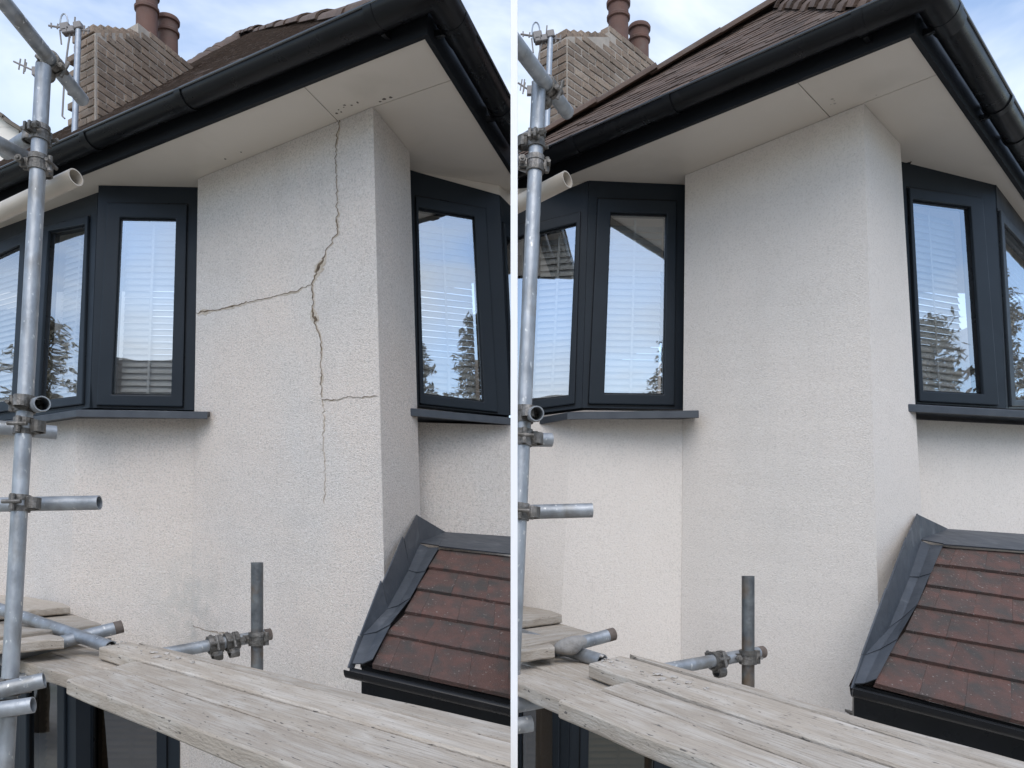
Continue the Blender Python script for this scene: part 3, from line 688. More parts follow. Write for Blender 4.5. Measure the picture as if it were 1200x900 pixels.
    q0 = q0 + Vector((.04, 0, 0)); slab(bm, [q0, q1, Vector((q1.x, q1.y, .004)), Vector((q0.x, q0.y, .004))], Vector((0, .1, 0))); obj('porch_wall', bm, wm, porch)
    # roof board under the tiles
    bm = BM(); slab(bm, [cr[0] - n * .02, pp.px(ru, p['rv'][0] + 8, -.02), pp.px(ru, p['gut'][2][1] - 24, -.02), pp.px(p['left'][-1][0], p['left'][-1][1] - 8, -.02), cr[-1] - n * .02 + Vector((.02, .05, 0.02))], -n * .02); obj('roof_board', bm, 'deck', porch)

    # ---------------- cracks, damp spots
    class WallFace:
        n = edge_plane(e['C0'], e['C1']).n
        def px(s, u, v, off=0.):
            z = .5
            for _ in range(6):
                a, b = e['C0'].at(z), e['C1'].at(z); k = (u - 600) / F; t = (k * a.y - a.x) / ((b.x - a.x) - k * (b.y - a.y)); Y = a.y + (b.y - a.y) * t; z = (VH - v) / F * Y
            return P(u, v, Y) + s.n * off
    pc = WallFace()
    rk = random.Random(5)
    def crack(name, pts, wpx, label=None, m1='crack', m2='cracklip', lip=1.0):
        fine = []
        for (u0, v0), (u1, v1) in zip(pts, pts[1:]):
            L_ = math.hypot(u1 - u0, v1 - v0); k = max(2, int(L_ / 2.6))
            for i in range(k):
                t = i / k; fine.append((u0 + (u1 - u0) * t + rk.gauss(0, .8), v0 + (v1 - v0) * t + rk.gauss(0, .55)))
        fine.append(pts[-1])
        res = None
        for nm, mt, off, ww, pw in ((name, m1, .0022, wpx, 1.), ('crack_lip', m2, .0008, wpx * 3.6 * lip, 1.)):
            bm = BM(); prev = None
            for i, (u, v) in enumerate(fine):
                a = fine[max(0, i - 1)]; b = fine[min(len(fine) - 1, i + 1)]
                dx, dy = b[0] - a[0], b[1] - a[1]; L_ = math.hypot(dx, dy) or 1
                nn = mnoise.noise(Vector((u * .06, v * .06, 3.3))); wv = ww * max(.12, .55 + 1.2 * nn * abs(nn) * 2.2 + .45 * nn) * rk.uniform(.55, 1.45) * (1.5 if 275 < v < 350 or 362 < v < 398 or 440 < v < 470 else .7 if v < 270 else 1.) * (.35 if i in (0, len(fine) - 1) else 1) * (max(.12, 1 - (v - 470) / 110) if v > 470 and u < 385 and u > 300 else 1)
                nx, ny = -dy / L_ * wv / 2, dx / L_ * wv / 2
                sh = .6 if nm == 'crack_lip' else 0
                cur = [bm.verts.new(pc.px(u + nx + sh, v + ny + sh, off)), bm.verts.new(pc.px(u - nx + sh, v - ny + sh, off))]
                if prev: bm.faces.new((prev[0], cur[0], cur[1], prev[1]))
                prev = cur
            ex = bmesh.ops.extrude_face_region(bm, geom=bm.faces[:])
            vv = [v_ for v_ in ex['geom'] if isinstance(v_, bmesh.types.BMVert)]
            bmesh.ops.translate(bm, verts=vv, vec=-pc.n * .02)
            o = obj(nm, bm, mt, house if nm == name else res)
            if res is None: res = o
    if side == 'L':
        crack('crack', [(398, 140), (393, 175), (394, 205), (395, 250), (396, 272), (388, 284), (381, 297), (372, 318), (366, 332), (367, 345), (367, 365), (370, 383), (376, 395), (377, 410), (376, 430), (377, 445), (377, 465)], 1.05)
        crack('crack', [(366, 333), (345, 342), (325, 346), (300, 352), (275, 358), (255, 363), (230, 367)], .7)
        crack('crack', [(378, 468), (395, 469), (408, 465), (425, 466), (443, 464)], .6, lip=.6)
        crack('crack', [(377, 468), (380, 490), (379, 520), (381, 560), (380, 590)], .5, lip=.5, m1='cracklip')
        crack('crack', [(226, 733), (240, 738), (262, 742), (285, 746)], .8)
    spots = ([(395, 133), (400, 131), (403, 126), (404, 124), (412, 123), (419, 120), (397, 129), (451, 116), (458, 115), (446, 119), (449, 117), (283, 179), (264, 187)] if side == 'L'
             else [(975, 116), (977, 118), (978, 121), (974, 122), (1027, 111.5)])
    bm = BM()
    for u, v in spots:
        c = PZ(u + rk.uniform(-.6, .6), v + rk.uniform(-.6, .6), Z - .0012); r0 = rk.uniform(.003, .0085) * (1 if side == 'L' else .8)
        ring_ = [c + Vector((r0 * rk.uniform(.6, 1.2) * math.cos(t), r0 * rk.uniform(.6, 1.2) * math.sin(t), 0)) for t in [2 * math.pi * i / 8 for i in range(8)]]
        slab(bm, ring_, Vector((0, 0, .004)))
    o = obj('damp_spots', bm, 'damp' if side == 'L' else 'dampfaint', house)
    if o: o['kind'] = 'stuff'

    # ---------------- chimney (its own thing, standing behind the ridge)
    du, dv = d['chim']['du'], d['chim']['dv']; kY = 6.5
    p0 = P(112 + du, 34 + dv, kY)
    def plan(u, Y): return Vector(((u + du - 600) / F * Y, Y, 0))
    c0 = plan(112, kY); c1 = plan(217, 7.5); cw = plan(87, 6.66)
    d1 = c1 - c0; L1 = d1.length; d1.normalize(); d2 = cw - c0; L2 = max(.3, d2.length); d2.normalize()
    L1b = 1.2
    zsh = CZ + (640 - 34 - dv) / F * kY            # shoulder height at the near corner
    tstep = (plan(161, 6.94) - c0).length; ztop = CZ + (640 - 25 - dv) / F * 6.94
    zb = CZ + 2.6
    chim = thing('chimney', Vector((c0.x, c0.y, zb)), 'brown brick chimney stack with two clay pots behind the roof of the %s house' % LAB[side][0], 'chimney', 'brick chimney stacks')
    ins = -.001
    n1_ = Vector((d1.y, -d1.x, 0)); n2_ = Vector((-d2.y, d2.x, 0)); n2_ = n2_ if n2_.y < 0 else -n2_
    def cp(t, s, z): q = c0 + d1 * t + d2 * s; return Vector((q.x, q.y, z))
    def prismz(bm, t0, t1, s0, s1, za, z00, z01):
        hexa(bm, [cp(t0, s0, za), cp(t1, s0, za), cp(t1, s1, za), cp(t0, s1, za)], [cp(t0, s0, z00), cp(t1, s0, z01), cp(t1, s1, z01), cp(t0, s1, z00)])
    bm = BM(); prismz(bm, ins, tstep + .01, ins, L2 - ins, zb, zsh - .03, ztop - .1); prismz(bm, tstep + ins, L1b * max(1, L1 / 1.04) - ins, ins, L2 - ins, zb, ztop - .015, ztop - .015)
    stack = obj('stack', bm, 'mortar', chim)
    bmb = BM(); box(bmb, Vector(), Vector((1, 0, 0)), Vector((0, 1, 0)), Vector((0, 0, 1)), .091, .05, .0268)
    bmesh.ops.bevel(bmb, geom=bmb.edges[:], offset=.004, segments=1, affect='EDGES'); bme = bpy.data.meshes.new('brick'); bmb.to_mesh(bme); bmb.free(); bme.materials.append(MT['brick'])
    rb = random.Random(9); ch = .064; bl_ = .193
    Ltot = L1b * max(1, L1 / 1.04); scl = 1.0
    def put(q, dr, half=False, dz=0):
        if side == 'R' and 600 + F * q.x / q.y < 613: return
        ang = math.atan2(dr.y, dr.x)
        M = Matrix.Translation(q) @ Matrix.Rotation(ang + R(rb.gauss(0, .8)), 4, 'Z') @ Matrix.Rotation(R(rb.gauss(0, .9)), 4, 'Y')
        if half: M = M @ Matrix.Diagonal((.47, 1, 1, 1))
        inst('brick', bme, stack, M)
    nc = int((ztop - zb) / ch)
    for j in range(nc + 1):
        z = ztop - ch * (j + .5)
        if z < zb: break
        off = 0 if j % 2 else .5
        # long face
        t = -.5 * bl_ * (j % 2) if False else 0.
        t = 0.
        first = j % 2 == 1
        while t < Ltot - .06:
            wlen = bl_ * (.5 if first else 1); half = first; first = False
            tc_ = t + wlen / 2; t += wlen
            ts_ = t - wlen; lim = zsh + (ztop - .1 - zsh) * min(1, ts_ / tstep) if ts_ < tstep - .02 else ztop + .01
            if z + ch * .3 > lim: continue
            q = cp(tc_, .045, z) + n1_ * rb.uniform(-.002, .006)
            put(q, d1, half)
        # short face
        s = 0.; first = j % 2 == 0
        while s < L2 - .04:
            wlen = bl_ * (.5 if first else 1); half = first; first = False
            sc_ = s + wlen / 2; s += wlen
            if z + ch * .3 > zsh: continue
            put(cp(.044, sc_, z) + n2_ * rb.uniform(-.002, .006), d2, half)
    # sloping shoulder bricks and the projecting top course
    for k in range(6):
        t = (k + .5) * tstep / 6; z = zsh + (ztop - .1 - zsh) * t / tstep
        for s in (.094, L2 - .09):
            q = cp(t, s, z - .01); M = Matrix.Translation(q) @ Matrix.Rotation(math.atan2(d2.y, d2.x), 4, 'Z') @ Matrix.Rotation(R(rb.uniform(-3, 3)), 4, 'Y') @ Matrix.Diagonal((1, 1, 1.15, 1))
            if not (side == 'R' and 600 + F * q.x / q.y < 613): inst('brick', bme, stack, M)
    # pots
    for t, hgt, big in ((.69, .47, 1.0), (.955, .40, .98)):
        tq = t * L1 / 1.04; s = L2 * .5
        # slide along until the pot sits under its column in the photo
        want = (172 if t < .8 else 196.5) + du
        tq = min([i * .005 for i in range(60, 260)], key=lambda a: abs(600 + F * cp(a, s, 0).x / cp(a, s, 0).y - want))
        q = cp(tq, s, ztop - .02); r0 = .092 * big
        bm = BM(); lathe(bm, q, [(r0 * 1.06, 0), (r0 * 1.05, .02), (r0, .03), (r0 * .97, hgt * .62), (r0 * 1.13, hgt * .64), (r0 * 1.15, hgt * .69), (r0 * 1.0, hgt * .72), (r0 * .98, hgt * .88), (r0 * 1.16, hgt * .9), (r0 * 1.18, hgt * .96), (r0 * 1.08, hgt), (r0 * .8, hgt), (r0 * .78, hgt * .5), (.01, hgt * .45)])
        obj('chimney_pot', bm, 'pot', chim, smooth=True)
    bm = BM()
    for i in range(2):
        q = cp(.02, .01, CZ + 3.2)
    # ---------------- TV aerials
    mu = (92, 32, 85, 165) if side == 'L' else (645, 42, 638, 160)
    am = 6.35
    ma, mb = P(mu[0], mu[1], am), P(mu[2], mu[3] + 60, am)
    aer = thing('tv_aerial', mb, 'roof television aerial on a pale metal mast beside the chimney of the %s house' % LAB[side][0], 'aerial', 'television aerials')
    bm = BM(); tube(bm, ma, mb, .023, 14, hollow=False); obj('mast', bm, 'alu', aer, smooth=True)
    q = lambda u, v, y=am: P(u + mu[0] - 92, v + mu[1] - 32, y)
    bm = BM(); wire(bm, [q(57, 30), q(76, 33), q(92, 35), q(105, 36)], .008, 8); obj('boom', bm, 'wire', aer)
    bm = BM(); wire(bm, [q(75 + 4.5 * math.cos(t), 27 + 11 * math.sin(t)) for t in [2 * math.pi * i / 16 for i in range(17)]], .006); obj('loop_element', bm, 'alu', aer)
    bm = BM()
    for u, v0, v1, b in ((86, 20, 42, 2), (82, 26, 44, -3), (72, 35, 52, -2), (98, 30, 40, 1), (103, 31, 40, 1), (67, 28, 34, 1), (60, 27, 33, 0)):
        wire(bm, [q(u + b, v0), q(u, v1)], .006)
    obj('element', bm, 'wire', aer)
    bm = BM()
    for u, v, s in ((77, 33, .035), (84, 36, .028), (92, 31, .03), (77, 38, .022)): box(bm, q(u, v), Vector((1, 0, .2)).normalized(), Vector((0, 1, 0)), Vector((-.2, 0, 1)).normalized(), s, .03, s * .9)
    bmesh.ops.bevel(bm, geom=bm.edges[:], offset=.006, segments=1, affect='EDGES'); obj('junction_box', bm, 'wire', aer)
    if side == 'L':
        bm = BM(); wire(bm, [q(82, 40), q(80, 52), q(77, 75), q(75, 100), q(73, 136), q(76, 139)], .007); obj('cable', bm, 'wire', aer)
    else:
        bm = BM(); wire(bm, [q(82, 40), q(79, 52), q(77, 66)], .007); obj('cable', bm, 'wire', aer)
    sb = (16, 72, 44, 85) if side == 'L' else (607, 97, 622, 107)
    a, b = P(sb[0], sb[1], 9), P(sb[2], sb[3], 9)
    a2 = thing('tv_aerial', b + Vector((0, 0, -3.0)), 'small distant television aerial seen just left of the top of the %s scaffold pole' % LAB[side][1], 'aerial', 'television aerials')
    bm = BM(); wire(bm, [a, b, b + (b - a) * .3], .01); obj('boom', bm, 'wire', a2)
    bm = BM(); wire(bm, [b + (b - a) * .28, b + (b - a) * .28 + Vector((0, 0, -3.0))], .02, 8); obj('mast', bm, 'wire', a2)
    bm = BM()
    for t, l in ((.25, .06), (.45, .08), (.5, .05), (.9, .05)):
        c = a + (b - a) * t; wire(bm, [c - Vector((.01, 0, l)), c + Vector((.01, 0, l))], .008)
    c = a + (b - a) * .95; box(bm, c, Vector((1, 0, 0)), Vector((0, 1, 0)), Vector((0, 0, 1)), .035, .03, .045); obj('element', bm, 'wire', a2)
    return house

build_house('L'); build_house('R')

# ------------------------------------------------------------------ scaffolding
TR_ = .0242
def coupler(par, c, ax, other, big=1.):
    """swivel clamp gripping a tube along ax, its second jaw along other"""
    x, y, dd = basis(ax); ot = (other - dd * other.dot(dd))
    ot = ot.normalized() if ot.length > .01 else x
    side_ = dd.cross(ot).normalized()
    bm = BM()
    for k in (-1, 1): tube(bm, c + dd * (.018 * k - .009), c + dd * (.018 * k + .009), .0325 * big, 18, ri=.77)
    tube(bm, c - dd * .022, c + dd * .022, .0295 * big, 18, ri=.84)
    tube(bm, c - side_ * .039 - dd * .026, c - side_ * .039 + dd * .026, .0085, 10, hollow=False)                 # hinge barrel
    box(bm, c - side_ * .034, side_, ot, dd, .008, .007, .017)
    for k in (-1, 1): box(bm, c + side_ * .041 + ot * (.0095 * k), side_, ot, dd, .013, .0045, .015)             # the two lugs of the closing side
    box(bm, c + ot * .037, ot, side_, dd, .008, .017, .021)
    tube(bm, c + ot * .044 - dd * .018, c + ot * .044 + dd * .018, .0225, 14, ri=.8)                                # start of the second jaw
    bmesh.ops.bevel(bm, geom=[e_ for e_ in bm.edges if e_.calc_length() < .06 and len(e_.link_faces) == 2 and e_.calc_face_angle(0) > 1.2], offset=.003, segments=1, affect='EDGES')
    o = obj('coupler', bm, 'clamp', par)
    if o is None: return
    bm = BM()
    tube(bm, c + side_ * .044 - ot * .045, c + side_ * .044 + ot * .03, .006, 8, hollow=False)
    tube(bm, c + side_ * .044 - ot * .040, c + side_ * .044 - ot * .024, .0125, 6, hollow=False)
    obj('bolt', bm, 'clamp', o)
    bm = BM(); tube(bm, c - side_ * .044 - ot * .03, c - side_ * .044 + ot * .03, .0065, 8, hollow=False); obj('bolt', bm, 'clamp', o)

def scaffold(side):
    SIDE[0] = side
    L = side == 'L'
    top, bot = ((51, 78, 2.74), (7, 885, 2.52)) if L else ((631.5, 98, 2.74), (603.8, 720, 2.58))
    pa, pb = P(*top), P(*bot)
    base = pb + (pb - pa) * ((pb.z - .01) / (pa.z - pb.z))
    sf = thing('scaffolding', Vector((base.x, base.y, 0)), 'galvanised tube scaffolding clamped together in front of the %s house corner, on the %s' % LAB[side], 'scaffolding', 'tube scaffolds')
    pole_d = (pa - pb).normalized()
    def pole_at(v):
        t = (v - top[1]) / (bot[1] - top[1]); q = pb + (pa - pb) * (1 - t); return P(top[0] + (bot[0] - top[0]) * t, v, top[2] + (bot[2] - top[2]) * t)
    bm = BM(); tube(bm, pa, base, TR_, 24, ri=.86); obj('upright_tube', bm, 'steel', sf, smooth=True)
    if L: 
        bm = BM(); slab(bm, [Vector((base.x + a, base.y + b, .004)) for a, b in ((-.08, -.08), (.08, -.08), (.08, .08), (-.08, .08))], Vector((0, 0, .006))); obj('base_plate', bm, 'steel', sf)
    def T(a, b, m='steel', r=TR_, ext0=0., ext1=0., cap=None):
        a, b = P(*a), P(*b); dd = (b - a).normalized(); a = a - dd * ext0; b = b + dd * ext1
        bm = BM(); tube(bm, a, b, r, 24, ri=.85); o = obj('cross_tube', bm, m, sf, smooth=True)
        if cap == 1 and o:
            bm = BM(); tube(bm, b - dd * .028, b + dd * .001, r * 1.012, 24, ri=.84); obj('rusty_end', bm, 'rust', o, smooth=True)
        return a, b
    if L:
        t1 = T((5, 3, 2.5), (96.5, 117, 3.045), ext0=.5)
        T((0, 169, 2.66), (42, 191, 2.79), ext0=.5); T((6, 179, 2.86), (46, 153.5, 2.72))
        T((38, 476, 2.70), (49.5, 473, 2.55)); T((0, 501, 2.74), (66, 507, 2.84), ext0=.4); T((-10, 591.5, 2.70), (116.5, 589, 2.72), ext0=.4)
        t7 = T((-20, 707, 3.32), (130, 758.5, 2.92), ext0=.4)
        T((20, 766, 2.9), (143, 734, 3.1), ext0=.4, cap=1); T((-10, 811, 2.45), (52, 797, 2.5), ext0=.3); T((-10, 833, 2.40), (39, 826, 2.42), ext0=.3)
        T((228, 759.5, 3.18), (317, 743, 3.36), ext0=.7, cap=1)
        pu = (P(301.3, 659, 3.28), P(301.3, 790, 3.28))
        cps = [(62, 74, 2.70, Vector((0, 1, 0)))]
        pc = [(157, Vector((-1, .3, 0))), (192, Vector((0, 1, 0))), (474, Vector((.3, -1, 0))), (500, Vector((1, .1, 0))), (590, Vector((1, 0, 0))), (805, Vector((1, 0, 0))), (829, Vector((1, 0, 0)))]
        cc = [(252, 755, 3.228), (271.5, 751.4, 3.267)]; ccj = (301.3, 748.5, 3.28)
        ax9 = P(317, 743, 3.36) - P(228, 759.5, 3.18)
    else:
        t1 = T((606, 53, 2.5), (665, 132, 2.95), ext0=.4)
        T((590, 183, 2.72), (618, 194, 2.79)); T((590, 179, 2.9), (625, 159, 2.74))
        T((617, 487, 2.70), (629, 484.5, 2.56)); T((606, 515, 2.76), (646, 515.5, 2.8), ext0=.3); T((600, 600.5, 2.70), (694, 598, 2.72), ext0=.3)
        t7 = T((595, 739, 3.2), (706, 775, 2.73), ext0=.3)
        T((610, 772, 2.9), (719, 743, 3.06), ext0=.3, cap=1); T((595, 828, 2.45), (650, 818, 2.5), ext0=.2); T((595, 852, 2.40), (623, 848, 2.42), ext0=.2)
        T((796, 781.5, 3.02), (894, 764, 3.22), ext0=.7, cap=1)
        pu = (P(876.7, 675, 3.14), P(876.7, 812, 3.14))
        cps = [(643, 94, 2.72, Vector((0, 1, 0)))]
        pc = [(165, Vector((-1, .3, 0))), (193, Vector((0, 1, 0))), (486, Vector((.3, -1, 0))), (513, Vector((1, .1, 0))), (600, Vector((1, 0, 0)))]
        cc = [(840.5, 774, 3.112)]; ccj = (876.7, 770, 3.14)
        ax9 = P(894, 764, 3.22) - P(796, 781.5, 3.02)
    bm = BM(); tube(bm, pu[0], Vector((pu[1].x, pu[1].y, .01)), .0242, 24, ri=.84); obj('upright_tube', bm, 'steel_dark', sf, smooth=True)
    def online(a, b, u):
        k = (u - 600) / F; t = (k * a.y - a.x) / ((b.x - a.x) - k * (b.y - a.y)); return a + (b - a) * t
    for u, v, y, o in cps: coupler(sf, online(t1[0], t1[1], u), t1[1] - t1[0], Vector((-.5, -.2, -1)), .98)
    for v, o in pc: coupler(sf, pole_at(v), pole_d, o, .96)
    for u, v, y in cc: coupler(sf, P(u, v, y), ax9, Vector((0, -.3, -1)), 1.12)
    coupler(sf, P(*ccj), Vector((0, 0, 1)), Vector((0, 1, 0)), 1.05)
    # white plastic pipe lying in the scaffold
    a, b = (P(-40, 268, 3.02), P(89, 207.5, 2.80)) if L else (P(590, 248, 2.98), P(665, 210, 2.80))
    bm = BM(); tube(bm, a, b, .0295, 28, ri=.86)
    own('plastic_pipe', bm, 'pvc', 'off white open ended pipe sloping up below the eaves behind the %s scaffold pole' % LAB[side][1], 'pipe', 'white pipes below the eaves', smooth=True)

def board(qpx, z, th, label, group='scaffold boards', ends=None):
    """qpx: near-left, near-right, far-right, far-left corners of the top face"""
    q = [PZ(u, v, z) for u, v in qpx]
    bm = BM(); nseg = 26; rb = random.Random(int(qpx[0][0] * 7 + qpx[0][1]))
    ph = rb.random() * 50
    rows = []
    ln = max((q[1] - q[0]).length, (q[2] - q[3]).length); wd = (q[3] - q[0]).length
    for i in range(nseg + 1):
        t = i / nseg; a = q[0] + (q[1] - q[0]) * t; b = q[3] + (q[2] - q[3]) * t
        zz = .0035 * mnoise.noise(Vector((t * 4 + ph, 0, 0))); a2 = a + Vector((0, .002 * mnoise.noise(Vector((t * 9 + ph, 2, 0))), zz)); b2 = b + Vector((0, .002 * mnoise.noise(Vector((t * 9 + ph, 5, 0))), -zz))
        bev = .005; ab = (b2 - a2).normalized() * bev; dnv = Vector((0, 0, -1))
        rows.append(([a2 + ab, b2 - ab, b2 + dnv * bev, b2 + dnv * (th - bev), b2 + dnv * th - ab, a2 + dnv * th + ab, a2 + dnv * (th - bev), a2 + dnv * bev], t * ln))
    uv = bm.loops.layers.uv.new('UVMap')
    vr = [[bm.verts.new(p) for p in r] for r, _ in rows]
    vv = [0, wd, wd + .01, wd + .05, wd + .06, 2 * wd + .06, 2 * wd + .07, 2 * wd + .11, 2 * wd + .12]
    for i in range(nseg):
        for k in range(8):
            f = bm.faces.new((vr[i][k], vr[i + 1][k], vr[i + 1][(k + 1) % 8], vr[i][(k + 1) % 8]))
            for l, (x, y) in zip(f.loops, ((rows[i][1], vv[k]), (rows[i + 1][1], vv[k]), (rows[i + 1][1], vv[k + 1]), (rows[i][1], vv[k + 1]))): l[uv].uv = (x + ph, y + ph)
    for r in (vr[0][::-1], vr[-1]):
        f = bm.faces.new(r)
        for l in f.loops: l[uv].uv = (l.vert.co.x * .15 + ph, l.vert.co.z + l.vert.co.y * .3 + ph)
    return own('scaffold_board', bm, 'wood', label, 'board', group)

zt = -.36
def boards(side):
    SIDE[0] = side; s = LAB[side][1]; h = LAB[side][0]
    if side == 'L':
        B = [(((78, 796), (640, 1008.5), (640, 951.5), (128, 784)), zt, .042, 'frontmost grey scaffold board along the bottom of the %s platform'),
             (((129, 782.2), (640, 947.5), (640, 911), (160, 775)), zt - .001, .042, 'second board from the front of the %s platform, beside the dark gap'),
             (((116, 758.7), (640, 907), (640, 881), (150, 751.5)), zt + .003, .042, 'pale stained board just beyond the dark gap of the %s platform'),
             (((171, 757), (640, 879.5), (640, 860), (163, 753)), zt + .002, .04, 'far edge board nearest the wall on the %s platform'),
             (((-30, 757.5), (112, 802), (142, 789), (-30, 741.5)), zt - .046, .042, 'short low board end tucked under the front boards of the %s platform'),
             (((-30, 740.5), (143, 788), (168, 777), (-30, 722)), zt - .044, .042, 'low board behind the front one, under the sloping tube of the %s platform'),
             (((-40, 720.5), (82.5, 711), (70, 706), (-40, 687)), -.275, .032, 'uppermost crosswise board end nearest the bay wall on the %s platform'),
             (((-20, 748), (119, 731), (84, 719.5), (-20, 712)), -.315, .035, 'crosswise board end under the topmost one beside the tube stub of the %s platform'),
             (((-30, 757), (75, 748.5), (71, 745.5), (-30, 727)), -.33, .036, 'crosswise board end just right of the pole, below the sloping tube of the %s platform')]
    else:
        B = [(((654.6, 820.8), (1290, 1071), (1290, 1022), (703.6, 808.7)), zt, .042, 'frontmost grey scaffold board along the bottom of the %s platform'),
             (((705, 806.6), (1290, 1017.6), (1290, 981), (737, 799)), zt - .001, .042, 'second board from the front of the %s platform, beside the dark gap'),
             (((690, 778.3), (1290, 976.6), (1290, 934), (728, 768)), zt + .003, .042, 'pale stained board just beyond the dark gap of the %s platform'),
             (((747, 771.5), (1290, 932.5), (1290, 917), (738, 766)), zt + .002, .04, 'far edge board nearest the wall on the %s platform'),
             (((580, 789), (702, 838.5), (718, 814), (580, 767)), zt - .046, .042, 'short low board end tucked under the front boards of the %s platform'),
             (((580, 766), (719, 813), (742, 797), (580, 732)), zt - .044, .042, 'low board behind the front one, under the sloping tube of the %s platform'),
             (((580, 730), (658.5, 720.5), (645, 715.5), (580, 704)), -.29, .034, 'uppermost crosswise board end nearest the bay wall on the %s platform'),
             (((580, 762), (694, 741.5), (652, 729.5), (580, 726)), -.33, .035, 'crosswise board end under the topmost one beside the tube stub of the %s platform'),
             (((580, 767), (650, 758), (646, 754.5), (580, 743)), -.34, .038, 'crosswise board end at the far left, below the sloping tube of the %s platform')]
    for q, z, th, lab in B: board(q, z, th, lab % s)
    # dried plaster crumbs on the board by the gap
    bm = BM(); rb = random.Random(4)
    u0, v0, u1, v1 = (128, 757, 235, 783) if side == 'L' else (705, 777, 840, 815)
    for k in range(34):
        t = rb.random() ** 1.6; u = u0 + (u1 - u0) * t; v = v0 + (v1 - v0) * t - rb.uniform(0, 9) * (1 - .3 * t)
        c = PZ(u, v, zt + .004); r0 = rb.choice((.003, .003, .004, .005, .008))
        ico = bmesh.ops.create_icosphere(bm, subdivisions=1, radius=r0, matrix=Matrix.Translation(c + Vector((0, 0, r0 * .3))) @ Matrix.Rotation(rb.random() * 6, 4, 'Z') @ Matrix.Diagonal((rb.uniform(.8, 2.4), 1, .55, 1)))
        for v_ in ico['verts']: v_.co += Vector((rb.uniform(-.2, .2), rb.uniform(-.2, .2), rb.uniform(-.2, .2))) * r0
    o = obj('plaster_crumbs', bm, 'plaster'); 
    if o: o['kind'] = 'stuff'; o['label'] = 'dried plaster crumbs scattered on the %s boards' % s
    if side == 'R':
        bm = BM(); c = P(669, 756.5, 2.80)
        bmesh.ops.create_icosphere(bm, subdivisions=3, radius=.056, matrix=Matrix.Translation(c) @ Matrix.Rotation(R(-14), 4, 'Y') @ Matrix.Diagonal((1.12, .7, .5, 1)))
        for v in bm.verts: v.co += (v.co - c).normalized() * .012 * mnoise.noise(v.co * 22)
        own('plaster_lump', bm, 'clothgrey', 'grey rounded lump of rag caked in plaster resting on the sloping tube at right', 'lump', smooth=True)

for s_ in 'LR': scaffold(s_); boards(s_)
SIDE[0] = None

# ------------------------------------------------------------------ neighbours and trees
def far_house(name, x0, x1, y0, y1, zw, zr, label, axis='x', wm='farwall', o=.35):
    h = thing(name, Vector(((x0 + x1) / 2, (y0 + y1) / 2, 0)), label, 'house')
    bm = BM(); slab(bm, [Vector(p) for p in ((x0, y0, .004), (x1, y0, .004), (x1, y1, .004), (x0, y1, .004))], Vector((0, 0, zw)))
    ym, xm = (y0 + y1) / 2, (x0 + x1) / 2
    if axis == 'x': hexa(bm, [Vector((x0, y0, zw)), Vector((x0, y1, zw)), Vector((x0, ym, zr - .1))], [Vector((x1, y0, zw)), Vector((x1, y1, zw)), Vector((x1, ym, zr - .1))])
    else: hexa(bm, [Vector((x0, y0, zw)), Vector((x1, y0, zw)), Vector((xm, y0, zr - .1))], [Vector((x0, y1, zw)), Vector((x1, y1, zw)), Vector((xm, y1, zr - .1))])
    obj('wall', bm, wm, h)
    bm = BM()
    A = [(Vector((x0 - o, y0 - o, zw - .1)), Vector((x1 + o, y0 - o, zw - .1)), Vector((x1 + o, ym, zr)), Vector((x0 - o, ym, zr))), (Vector((x0 - o, y1 + o, zw - .1)), Vector((x1 + o, y1 + o, zw - .1)), Vector((x1 + o, ym, zr)), Vector((x0 - o, ym, zr)))] if axis == 'x' else \
        [(Vector((x0 - o, y0 - o, zw - .1)), Vector((x0 - o, y1 + o, zw - .1)), Vector((xm, y1 + o, zr)), Vector((xm, y0 - o, zr))), (Vector((x1 + o, y0 - o, zw - .1)), Vector((x1 + o, y1 + o, zw - .1)), Vector((xm, y1 + o, zr)), Vector((xm, y0 - o, zr)))]
    for a, b, c, d in A:
        k = 14
        for i in range(k):
            p, q = a + (d - a) * (i / k), b + (c - b) * (i / k); p2, q2 = a + (d - a) * ((i + 1.08) / k), b + (c - b) * ((i + 1.08) / k)
            slab(bm, [p + Vector((0, 0, .05)), q + Vector((0, 0, .05)), q2 + Vector((0, 0, .02)), p2 + Vector((0, 0, .02))], Vector((0, 0, -.06)))
    obj('roof', bm, 'farroof', h)
    for i in range(3):
        bm = BM(); wx = x0 + (x1 - x0) * (i + .5) / 3
        for zz in (1.0, 3.6):
            if zz + 1.3 < zw: box(bm, Vector((wx, y1 + .01 if y1 < 0 else y0 - .01, zz + .65)), Vector((1, 0, 0)), Vector((0, 1, 0)), Vector((0, 0, 1)), .6, .03, .6)
        if bm.faces: obj('window', bm, 'frame', h)
        else: bm.free()
    return h
# neighbour seen at the far left, beyond the scaffold
far_house('neighbour_house', -14.5, -7.3, 12.0, 16.5, 9.45, 12.05, 'white gabled neighbour house with dark roof at the far left edge behind the scaffold', 'y', o=.1)
far_house('opposite_house', -15, -6.2, -19, -13, 5.3, 8.6, 'pale house behind the camera, left, mirrored in the front bay panes of the cracked house')
far_house('opposite_house', .6, 5.4, -19, -13, 5.3, 8.5, 'pale house behind the camera, mirrored in the front bay panes of the repaired house')

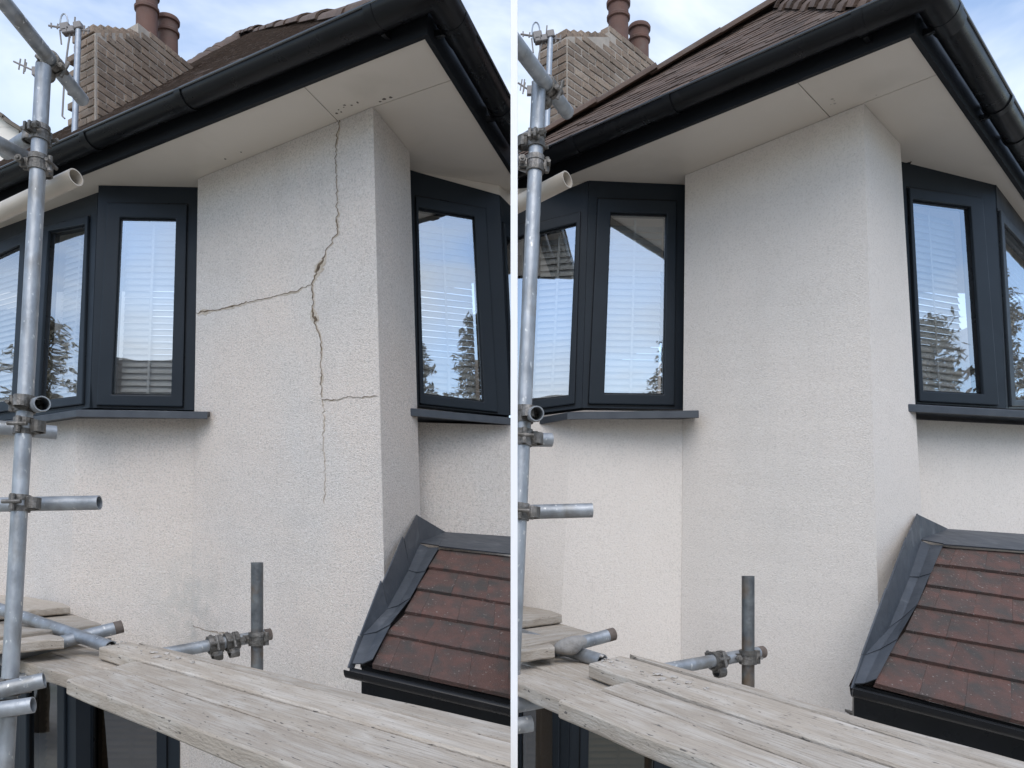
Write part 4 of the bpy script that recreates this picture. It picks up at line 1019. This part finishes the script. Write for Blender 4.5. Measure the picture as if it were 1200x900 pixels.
def conifer(x, y, h, label, seed):
    r = random.Random(seed)
    t = thing('conifer_tree', Vector((x, y, 0)), label, 'tree', 'conifers mirrored in the windows')
    bm = BM(); tube(bm, Vector((x, y, 0)), Vector((x, y, h * .96)), .16, 8, r1=.03, hollow=False)
    br = []
    k = 0
    z = h * .16
    while z < h * .97:
        f = 1 - (z - h * .12) / (h * .88); rad = h * .21 * f ** .8
        for i in range(5):
            a = k * 2.4 + r.uniform(-.4, .4); k += 1
            L = rad * r.uniform(.6, 1.15) + .12
            e_ = Vector((x + L * math.cos(a), y + L * math.sin(a), z - L * .15 + r.uniform(-.1, .1)))
            br.append((Vector((x, y, z)), e_))
        z += h * .03
    for a, b in br: tube(bm, a, b, .025, 5, r1=.008, hollow=False)
    obj('trunk', bm, 'bark', t)
    bm = BM()
    for a, b in br:
        L = (b - a).length; dd = (b - a).normalized()
        for s in range(int(30 + L * 52)):
            f = .2 + .85 * r.random(); c = a + (b - a) * f + Vector((r.gauss(0, .08), r.gauss(0, .08), r.gauss(-.04, .06)))
            v1 = Vector((r.gauss(0, 1), r.gauss(0, 1), r.gauss(-.5, .5))).normalized() * r.uniform(.08, .19); v2 = Vector((r.gauss(0, 1), r.gauss(0, 1), r.gauss(0, .6))).normalized() * r.uniform(.02, .05)
            vs = [bm.verts.new(c + p) for p in (v2, v1, -v2, -v1 * .4)]; bm.faces.new(vs)
    obj('crown', bm, 'needle', t, recalc=False)
trees = [(-17, 5.2, 9.6), (-19, 8.6, 10.5), (-16, 3.0, 8.2), (-5.2, -13.2, 8.4), (-4.3, -11.4, 7.4), (7.4, -12.4, 9.4), (8.6, -6.6, 9.0), (15, .2, 8.6), (14, -2.6, 9.8), (17, 2.2, 7.6), (15.5, 13.2, 10), (13, 9.8, 9.2), (5.9, -5.3, 7.6), (9.6, -3.6, 9.4)]
tl = ['conifer left of the scene, mirrored in the bay panes by the left pole', 'tallest conifer far left, mirrored in the leftmost bay pane', 'short conifer nearest the left side of the cracked house', 'conifer behind the camera beside the pale house at left',
      'shorter conifer behind the camera, mirrored beside the right scaffold pole', 'tall conifer behind the camera, right of the second pale house', 'conifer behind the camera to the right, nearer than the pale houses', 'conifer out to the right, level with the camera',
      'tallest conifer out to the right, mirrored in the wide right pane', 'lowest conifer out to the right, mirrored in the wide right pane', 'conifer beyond the right edge, mirrored in the far right angled pane', 'nearer conifer beyond the right edge, beside the repaired house',
      'short conifer behind the camera, right, mirrored at the left of the wide pane', 'tall conifer to the right, just behind the camera']
for i, ((x, y, h), l) in enumerate(zip(trees, tl)): conifer(x, y, h, l, 20 + i)
